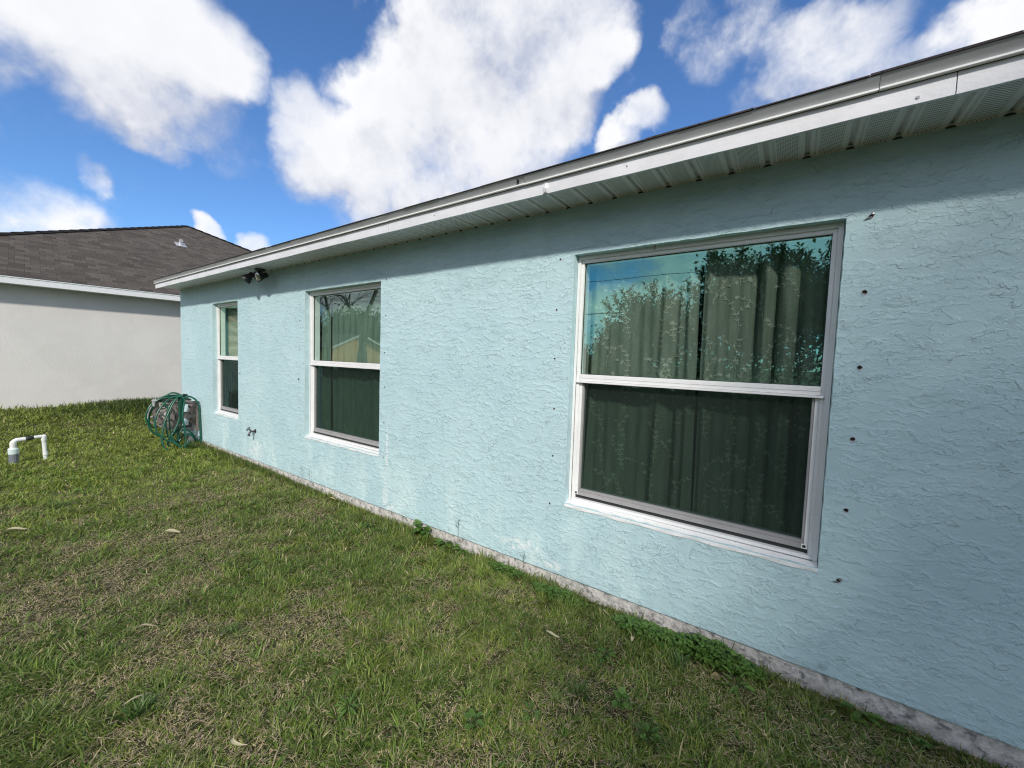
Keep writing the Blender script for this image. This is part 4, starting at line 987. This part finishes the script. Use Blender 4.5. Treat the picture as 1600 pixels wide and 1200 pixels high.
# ------------------------------------------------------------------ leafy plants
def leafmesh(name, leaves, stems=(), cols=None, parent=None):
    """leaves: (base, direction, normal-ish, length, width, colour); rounded 6-point leaves with a fold"""
    V = []; F = []; C = []
    for (b, d, nrm, Ln, Wd_, c) in leaves:
        b = Vector(b); d = Vector(d).normalized(); sd = d.cross(Vector(nrm))
        if sd.length < 1e-3: sd = d.orthogonal()
        sd.normalize(); up = sd.cross(d); k = len(V)
        for (a, w_, h) in ((0, .0, 0), (.28, .42, .05), (.62, .5, .06), (.9, .25, .0), (1.0, 0, -.03), (.9, -.25, .0), (.62, -.5, .06), (.28, -.42, .05)):
            V.append(b+d*a*Ln+sd*w_*Wd_+up*h*Ln); C.append(c)
        V.append(b+d*.5*Ln-up*.03*Ln); C.append(tuple(x*.8 for x in c)); m_ = k+8
        for i in range(8): F.append((k+i, k+(i+1) % 8, m_))
    nl = len(V)
    F4 = []
    for (pts, r_, c) in stems:
        tb = MB(); tb.tube(pts, r_, 5, cap=False); k = len(V); V += [Vector(v_) for v_ in tb.v]; C += [c]*len(tb.v); F4 += [tuple(k+i for i in f) for f in tb.f]
    return fast_mesh(name, np.array([tuple(v_) for v_ in V]), np.array(F) if F else None, np.array(F4) if F4 else None, np.array(C), M['leafc'], parent)
rp = random.Random(21)
def green(d=1.0):
    q = rp.random(); return tuple(d*(a*(1-q)+b*q) for a, b in zip((.075,.16,.03), (.16,.28,.06)))
# clover / chickweed patches along the slab
def clover(cx, cy, rx, ry, n, label, h=.05, leaf=.014):
    lv = []; stm = []
    for i in range(n):
        a = rp.uniform(0, 6.28); q = rp.random()**.6; x = cx+math.cos(a)*rx*q; y = min(cy+math.sin(a)*ry*q, -.015)
        z0 = float(gz(x, y)); hh = h*(1-.6*q*q)*rp.uniform(.5, 1.15)+.01; top = Vector((x+rp.uniform(-.01, .01), y+rp.uniform(-.012, .006), z0+hh))
        c = green(); stm.append(([Vector((x, y, z0)), top], .0009, (.05,.10,.03)))
        k0 = rp.uniform(0, 6.28)
        for j in range(rp.choice([3, 3, 4])):
            an = k0+j*2.09; d = Vector((math.cos(an), math.sin(an), rp.uniform(-.25, .35))); Ls_ = leaf*rp.uniform(.7, 1.25)
            lv.append((top, d, (rp.uniform(-.3,.3), rp.uniform(-.3,.3), 1), Ls_, Ls_*.95, c))
    return tag(leafmesh('clover_patch', lv, stm), label, 'weed', 'clover patches along the slab')
def wx(u): # x on the wall foot for an image column
    v = (u-800)/FPX*rgt + 500/FPX*dwn*0 + fwd; w_ = 691.8+.376*(u-322.7); v = (u-800)/FPX*rgt+(w_+15-600)/FPX*dwn+fwd; t_ = D/v.y; return v.x*t_
clover(wx(1035)-.02, -.10, .24, .085, 520, 'low bright clover patch against the slab below the left half of the largest window', .055)
clover(wx(1115), -.085, .20, .085, 560, 'taller clover patch with a raised sprig below the middle of the largest window', .095)
clover(wx(1165), -.07, .10, .055, 170, 'small clover clump at the right end of the clover patches', .055)
clover(wx(885), -.09, .20, .07, 330, 'sparse clover patch just left of the largest window', .045, .013)
clover(wx(800), -.06, .18, .05, 230, 'thin clover sprigs by the slab between the middle and largest windows', .05, .012)
# broad leaved weeds
def weed(x, y, n, Ll, label, h=.03, rosette=True, aspect=.45, d=1.0):
    lv = []; stm = []; z0 = float(gz(x, y)); c0 = Vector((x, y, z0+.006))
    for i in range(n):
        a = i*2.4+rp.uniform(-.3, .3); el = rp.uniform(.1, .7) if rosette else rp.uniform(.2, 1.1)
        dv = Vector((math.cos(a)*math.cos(el), math.sin(a)*math.cos(el), math.sin(el)))
        if y > -.2: dv.y = -abs(dv.y)*.8
        b = c0+dv*rp.uniform(.2, .6)*Ll+Vector((0, 0, rp.uniform(.3, 1)*h)); stm.append(([c0, b], .0013, (.06,.10,.03)))
        dv.z -= .35; lv.append((b, dv, (0, 0, 1), Ll*rp.uniform(.7, 1.15), Ll*aspect*rp.uniform(.8, 1.2), green(d)))
    return tag(leafmesh('broadleaf_weed', lv, stm), label, 'weed', 'broad leaved weeds')
for (u, w_, n, Ll, lab, kw) in [
    (668,842,34,.075,'bushy broad leaved weed against the slab right of the middle window',dict(h=.10, aspect=.55)),
    (715,850,14,.07,'pale broad leaved weed by the slab just right of the bushy one',dict(h=.04)),
    (745,858,12,.06,'small dark weed by the slab left of the white paint patches',dict(h=.03)),
    (970,1125,16,.035,'round leaved weed in the lawn below the curled pale leaf',dict(h=.05, aspect=.75, rosette=False)),
    (740,1160,12,.032,'round leaved weed at the bottom centre of the lawn',dict(h=.045, aspect=.7, rosette=False)),
    (1340,1130,14,.055,'large leaved weed close to the slab at the lower right',dict(h=.045)),
    (1420,1165,12,.05,'large leaved weed in the bottom right corner of the lawn',dict(h=.04)),
    (1150,1090,12,.055,'narrow leaved weed in the shaded lawn below the clover',dict(aspect=.25)),
    (945,1045,14,.045,'jagged green weed in the lawn left of the clover patch',dict(aspect=.28)),
    (830,1140,10,.035,'small dandelion-like weed in the lawn at bottom centre',dict(aspect=.3)),
    (1010,1175,10,.04,'low weed at the bottom edge right of centre',dict(aspect=.35)),
    (575,835,12,.035,'small green weed in the lawn below the middle window',dict()),
    (400,895,10,.03,'small flat weed at the left of the lawn',dict()),
    (545,1130,14,.045,'coarse green weed in the lower left lawn',dict(aspect=.22))]:
    x, y = gp(u, w_, -.13); y = min(y, -.035); weed(x, y, n, Ll, lab, **kw)
# thin flowering stalks in front of the wall
def stalk(u, wt, wb, label):
    x = wx(u); v = (u-800)/FPX*rgt+(wt-600)/FPX*dwn+fwd; t_ = (D-.03)/v.y; top = Vector((v.x*t_, -.03, H+v.z*t_)); z0 = float(gz(top.x, -.03)); b = Vector((top.x, -.035, z0)); lv = []
    stm = [([b, b.lerp(top, .5)+Vector((.004, 0, 0)), top], .0012, (.10,.14,.08))]
    for i in range(9):
        p_ = b.lerp(top, 1-.035*i*rp.uniform(.8, 1.2)); d = Vector((rp.uniform(-1, 1), rp.uniform(-.6, 0), rp.uniform(.1, .8))); e = p_+d.normalized()*.018; stm.append(([p_, e], .0006, (.12,.16,.10))); lv.append((e, d, (0, -1, 0), .008, .007, (.16,.22,.16)))
    for i in range(4):
        p_ = b.lerp(top, .1+.08*i); lv.append((p_, (rp.uniform(-1, 1), -.5, .4), (0, 0, 1), .03, .009, green()))
    tag(leafmesh('weed_stalk', lv, stm), label, 'weed', 'thin weed stalks against the wall')
stalk(716, 812, 838, 'thin weed stalk with tiny buds standing before the wall right of the middle window')
stalk(818, 868, 885, 'short branching weed stalk before the white paint patches on the wall')
stalk(472, 730, 752, 'short thin weed stalk at the wall foot left of the middle window')
stalk(484, 733, 756, 'slighter weed stalk close beside the one left of the middle window')
# dry leaves lying on the lawn
def dryleaf(u, w_, Ll, Wl, ang, label, c=(.62,.55,.36), curl=.25):
    x, y = gp(u, w_, -.095); z = float(gz(x, y))+.038; n = 9; V = []; F = []
    ca, sa = math.cos(ang), math.sin(ang)
    for i in range(n+1):
        s_ = i/n; w2 = Wl*math.sin(math.pi*min(.97, s_*.9+.06))**.8/2; xx = (s_-.5)*Ll; off = curl*Ll*(s_-.5)**2*2; hh = .012*math.sin(s_*math.pi*1.3)+.01*s_
        for sg in (-1, 0, 1):
            lx, ly = xx, off+sg*w2; V.append((x+lx*ca-ly*sa, y+lx*sa+ly*ca, z+hh+abs(sg)*w2*.5))
    for i in range(n):
        for j in range(2): k = i*3+j; F.append((k, k+1, k+4, k+3))
    tag(fast_mesh('dry_leaf', V, None, np.array(F), np.array([c]*len(V)), M['leafc'], smooth=True), label, 'leaf', 'dry leaves on the lawn')
wd_ = math.atan2(rgt.y, rgt.x)
dryleaf(860,1008,.085,.018,wd_-.6,'curled pale dry leaf lying right of the lawn centre',curl=.5)
dryleaf(266,842,.13,.045,wd_+.05,'broad pale dry leaf on the lawn at left')
dryleaf(22,838,.14,.04,wd_+.3,'pale dry leaf at the left edge of the lawn')
dryleaf(228,994,.085,.014,wd_+.2,'long narrow straw coloured leaf on the sparse lawn at left',c=(.50,.42,.28))
dryleaf(944,968,.06,.010,wd_-.9,'narrow straw leaf at the left end of the clover patch',c=(.55,.46,.30))
dryleaf(988,1012,.028,.020,wd_+1.2,'small beige leaf fragment below the clover patch',c=(.50,.40,.28))
dryleaf(1118,1072,.045,.022,wd_-.1,'brownish curled leaf in the shaded lawn at right',c=(.34,.25,.13))
dryleaf(365,1185,.075,.014,wd_-.4,'bent pale leaf at the bottom edge left of centre',curl=.7)
dryleaf(518,786,.09,.025,wd_-.2,'tan leaf on the grass near the slab left of the middle window',c=(.55,.43,.24))
dryleaf(215,1110,.09,.010,wd_+.9,'thin dry stem lying over the bare patch at lower left',c=(.5,.42,.3))
dryleaf(62,664,.10,.04,wd_,'pale leaf on the far lawn beyond the white pipe',c=(.5,.42,.25))

# ------------------------------------------------------------------ what the windows mirror (behind the photographer)
bark = simple('bark', (.085,.070,.058), .95, var=.3, vscale=14, bump=.01, bscale=40)
def branching(seed, h, r0_, levels, spread, droop=0.0, lean=(0,0,0), nb_=(3,5)):
    r_ = random.Random(seed); segs = []; tips = []
    def grow(p, d, L_, r, lv):
        pts = [p]; n = 4
        for i in range(n):
            d = (d+Vector((r_.uniform(-1,1), r_.uniform(-1,1), r_.uniform(-1,1)))*.16+Vector((0,0,-droop*.1))).normalized(); pts.append(pts[-1]+d*L_/n)
        rs = [r*(1-.42*i/n) for i in range(n+1)]; segs.append((pts, rs, lv))
        if lv >= levels: tips.append((pts[-1], d)); return
        for i in range(r_.randint(*nb_)):
            s_ = r_.uniform(.35, 1.0) if i else 1.0; k = min(n-1, int(s_*n)); q = pts[k].lerp(pts[k+1], min(1, s_*n-k)) if s_ < 1 else pts[-1]
            a = r_.uniform(0, 6.28); sd = d.orthogonal().normalized(); sd.rotate(Matrix.Rotation(a, 3, d)); nd_ = (d+sd*spread*r_.uniform(.6, 1.3)).normalized()
            grow(q, nd_, L_*r_.uniform(.62, .82), rs[-1]*(.85 if i == 0 else .62), lv+1)
    grow(Vector(lean)*0, (Vector((0,0,1))+Vector(lean)).normalized(), h, r0_, 0)
    return segs, tips
def tree(name, loc, seed, h, r0_, levels, spread, leaf_n, leaf_s, label, cat='tree', lc=(.04,.075,.02), group=None, nb_=(3,4), scatter=.5, lean=(0,0,0), full=False, ball=None):
    root = empty(name, loc, label, cat, group); segs, tips = branching(seed, h, r0_, levels, spread, lean=lean, nb_=nb_)
    tb = MB()
    for pts, rs, lv in segs: tb.tube([p+Vector(loc) for p in pts], rs, 7 if lv < 2 else 5, cap=False)
    tb.build('trunk', bark, root, smooth=True)
    if full:
        rr3 = random.Random(seed+5); lv3 = []; st3 = []
        for p_, d_ in tips:
            p_ = p_+Vector(loc)
            for q_ in range(3):
                d = (d_.normalized()*.6+Vector((rr3.uniform(-.7,.7), rr3.uniform(-.7,.7), rr3.uniform(.2,1.3)))).normalized(); a_ = p_.copy(); pl = [a_.copy()]
                for k_ in range(rr3.randint(4, 8)):
                    d = (d+Vector((rr3.uniform(-.2,.2), rr3.uniform(-.2,.2), rr3.uniform(-.1,.2)))).normalized(); a_ = a_+d*.055; pl.append(a_.copy())
                    sd = d.orthogonal().normalized(); sd.rotate(Matrix.Rotation(k_*2.4+q_, 3, d))
                    for sg in (1, -1): lv3.append((a_, d*.7+sd*sg, (0, 0, 1), rr3.uniform(.075, .12), rr3.uniform(.035, .05), tuple(c_*rr3.uniform(.6, 1.5) for c_ in lc)))
                st3.append((pl, .005, (.10,.085,.06)))
        leafmesh('sprays', lv3, st3, parent=root)
    if leaf_n:
        r_ = np.random.default_rng(seed); tips = ([] if full else tips)+([(q_, None) for pts, rs, lv in segs for q_ in pts[(1 if lv else 1):4]] if full else []); n = leaf_n*len(tips); SC = np.repeat(np.array([scatter if q_[1] is not None else scatter*(3.8 if full else 1) for q_ in tips]), leaf_n)[:, None]; T = np.array([tuple(t_[0]) for t_ in tips]); P_ = np.repeat(T, leaf_n, 0)+r_.normal(0, 1, (n, 3))*SC*np.array([1, 1, .8])+np.array(loc)
        P_ = P_ if ball is None else P_[np.linalg.norm((P_-np.array(ball[0]))*np.array([1,1,1]), axis=1) < ball[1]*r_.normal(1, .06, n)]; n = len(P_)
        d = r_.normal(0, 1, (n, 3)); d /= np.linalg.norm(d, axis=1)[:, None]; e = r_.normal(0, 1, (n, 3)); e -= d*(e*d).sum(1)[:, None]; e /= np.linalg.norm(e, axis=1)[:, None]
        s_ = leaf_s*r_.uniform(.6, 1.2, (n, 1)); V = np.stack([P_, P_+d*s_*.5+e*s_*.26, P_+d*s_, P_+d*s_*.5-e*s_*.26], 1).reshape(-1, 3); k = np.arange(n)*4
        c = np.array(lc)*r_.uniform(.6, 1.6, (n, 1)); fast_mesh('crown', V, None, np.stack([k, k+1, k+2, k+3], 1), np.repeat(c, 4, 0), M['leafc'], root)
    return root
# shrubs whose tops show in the largest window
shr = [((-6.6,-8.0,-.12), 38, .70), ((-5.2,-7.9,-.12), 31, .75), ((-3.8,-8.1,-.12), 32, .95), ((-2.5,-8.0,-.12), 33, 1.3), ((-1.2,-8.1,-.12), 34, 1.68), ((-.2,-8.0,-.12), 35, 1.72), ((.9,-8.1,-.12), 36, 1.5), ((2.1,-8.0,-.12), 37, 1.5)]
names = ['lowest shrub standing past the left end of the mirrored row','low shrub mirrored at the far left of the largest window','second shrub from the left mirrored in the largest window','middle-height shrub mirrored left of the curtain gap','tall shrub mirrored above the curtain gap','tallest leafy shrub mirrored in the upper pane','tall shrub mirrored beside the right frame','leafy shrub standing past the right edge of the mirrored row']
for (loc, sd, k), nm in zip(shr, names):
    tree('shrub', loc, sd, 1.02*k, .035, 3, .46, 24, .115, nm, 'shrub', (.035,.070,.020), 'shrubs behind the photographer', nb_=(4,5), scatter=.02*k+.045, full=True)
stt = tree('shade_tree', (9.75,-6.8,-.1), 50, 4.3, .17, 4, .42, 190, .20, 'leafy tree whose shade falls on the right end of the wall', 'tree', (.04,.075,.02), nb_=(3,4), scatter=.34, ball=((7.15,-7.4,6.2), 2.8))
tree('oak_tree', (-24.0,-14.0,-.1), 61, 4.2, .34, 5, .66, 0, .2, 'bare spreading oak mirrored in the middle window', 'tree', nb_=(3,4))
tree('oak_tree', (-33.5,-17.0,-.1), 62, 4.4, .30, 5, .6, 0, .2, 'second bare oak mirrored at the left of the middle window', 'tree', nb_=(3,4))
for i, (x, y, k, sd) in enumerate([(-84,-54,1.9,71),(-66,-58,1.8,72),(-95,-47,1.9,73),(-76,-66,2.1,74),(-52,-60,1.7,75),(-108,-42,1.9,76),(-42,-56,1.6,77)]):
    tree('background_tree', (x, y, -.1), sd, 2.3*k, .35, 3, .85, 110, .8, ['broad dark tree mirrored behind the tan house','rounded tree mirrored right of the tan house','broad tree mirrored left of the tan house','tallest tree mirrored far behind the tan house','tree mirrored at the right end of the far row','tree at the left end of the far mirrored row','tree past the right end of the far mirrored row'][i], 'tree', (.045,.07,.03), 'far trees mirrored in the middle window', nb_=(4,5), scatter=1.7)
# tan gable house far behind
th_ = empty('tan_house', (-65,-38.3,-.1), 'tan gable-ended house mirrored in the middle window', 'house')
tan = simple('tan_siding', (.78,.45,.20), .8, var=.05); trim = simple('white_trim', (.75,.75,.72), .6)
GX, GY = -60.0, -38.3
w = MB(); w.box(GX-10, GX, GY-5, GY+5, -.2, 2.7); w.poly([(GX, GY-5, 2.7), (GX, GY+5, 2.7), (GX, GY, 4.9)]); w.poly([(GX-10, GY+5, 2.7), (GX-10, GY-5, 2.7), (GX-10, GY, 4.9)]); w.build('wall', tan, th_)
for sg in (-1, 1):
    yo = GY+sg*5.8; w = MB(); w.poly([(GX+.6, yo, 2.4), (GX+.6, GY, 5.0), (GX-10.6, GY, 5.0), (GX-10.6, yo, 2.4)]); w.poly([(GX+.6, yo, 2.15), (GX+.6, GY, 4.75), (GX-10.6, GY, 4.75), (GX-10.6, yo, 2.15)]); w.build('roof', M['nroof'], th_, uvf=lambda c: (c.x, c.y))
    w = MB(); w.poly([(GX+.62, yo, 2.08), (GX+.62, GY, 4.68), (GX+.62, GY, 5.06), (GX+.62, yo, 2.46)]); w.build('rake_trim', trim, th_)
w = MB(); w.lathe([(.5, 0), (.5, .05)], (GX-.02, GY, 3.3), (1,0,0), 20); w.build('round_vent', trim, th_)
# pale parked pickup and hedge near it
pk_ = empty('pickup_truck', (-52,-24,-.1), 'white pickup truck parked left of the tan house, mirrored in the middle window', 'truck')
wm = simple('white_paint', (.7,.7,.7), .3); bp_ = M['black']
w = MB(); w.prism([(-1,.35), (-1,1.05), (-.95,1.1), (.95,1.1), (1,1.05), (1,.35)], -54.6, -52.9); w.prism([(-1,.35), (-1,1.05), (-.75,1.75), (.75,1.75), (1,1.05), (1,.35)], -52.9, -51.0); w.prism([(-1,.35), (-1,1.0), (-.9,1.1), (.9,1.1), (1,1.0), (1,.35)], -51.0, -49.5)
o_ = w.build('body', wm, None); o_.parent = pk_; o_.location = (52, 0, 0)
w = MB(); w.prism([(-.98,1.1), (-.78,1.68), (.78,1.68), (.98,1.1)], -.7, .8); o_ = w.build('window', M['gasket'], None); o_.parent = pk_; o_.location = (0, 0, .002); o_.scale = (1, 1.01, 1)
for x in (-1.8, 1.6):
    for y in (-.95, .95):
        w = MB(); w.lathe([(.34, -.1), (.36, -.08), (.36, .08), (.34, .1)], (x, y, .36), (0,1,0), 18); o_ = w.build('wheel', bp_, None); o_.parent = pk_
# overhead wires mirrored at the left of the largest window
for i, (z0_, z1_, rr2) in enumerate(((5.55, 5.7, .012), (4.05, 4.15, .022))):
    w = MB(); w.tube([Vector((-46+ k_*9.5, -15.5, z0_+(z1_-z0_)*k_/8-.35*math.sin(math.pi*k_/8))) for k_ in range(9)], rr2, 6); o_ = w.build('overhead_wire', M['black']); tag(o_, ['thin upper overhead wire mirrored in the largest window','thicker lower overhead wire mirrored in the largest window'][i], 'wire')
for x in (-46, 30):
    po = empty('utility_pole', (x, -15.6, -.1), 'wooden utility pole at the %s end of the mirrored wires' % ('left' if x < 0 else 'right'), 'pole')
    w = MB(); w.tube([(x, -15.6, -.5), (x, -15.6, 7.2)], [.15, .11], 10); w.build('post', bark, po); w = MB(); w.box(x-.06, x+.06, -16.4, -14.8, 5.6, 5.72); w.build('crossarm', bark, po)
bpy.context.view_layer.update()
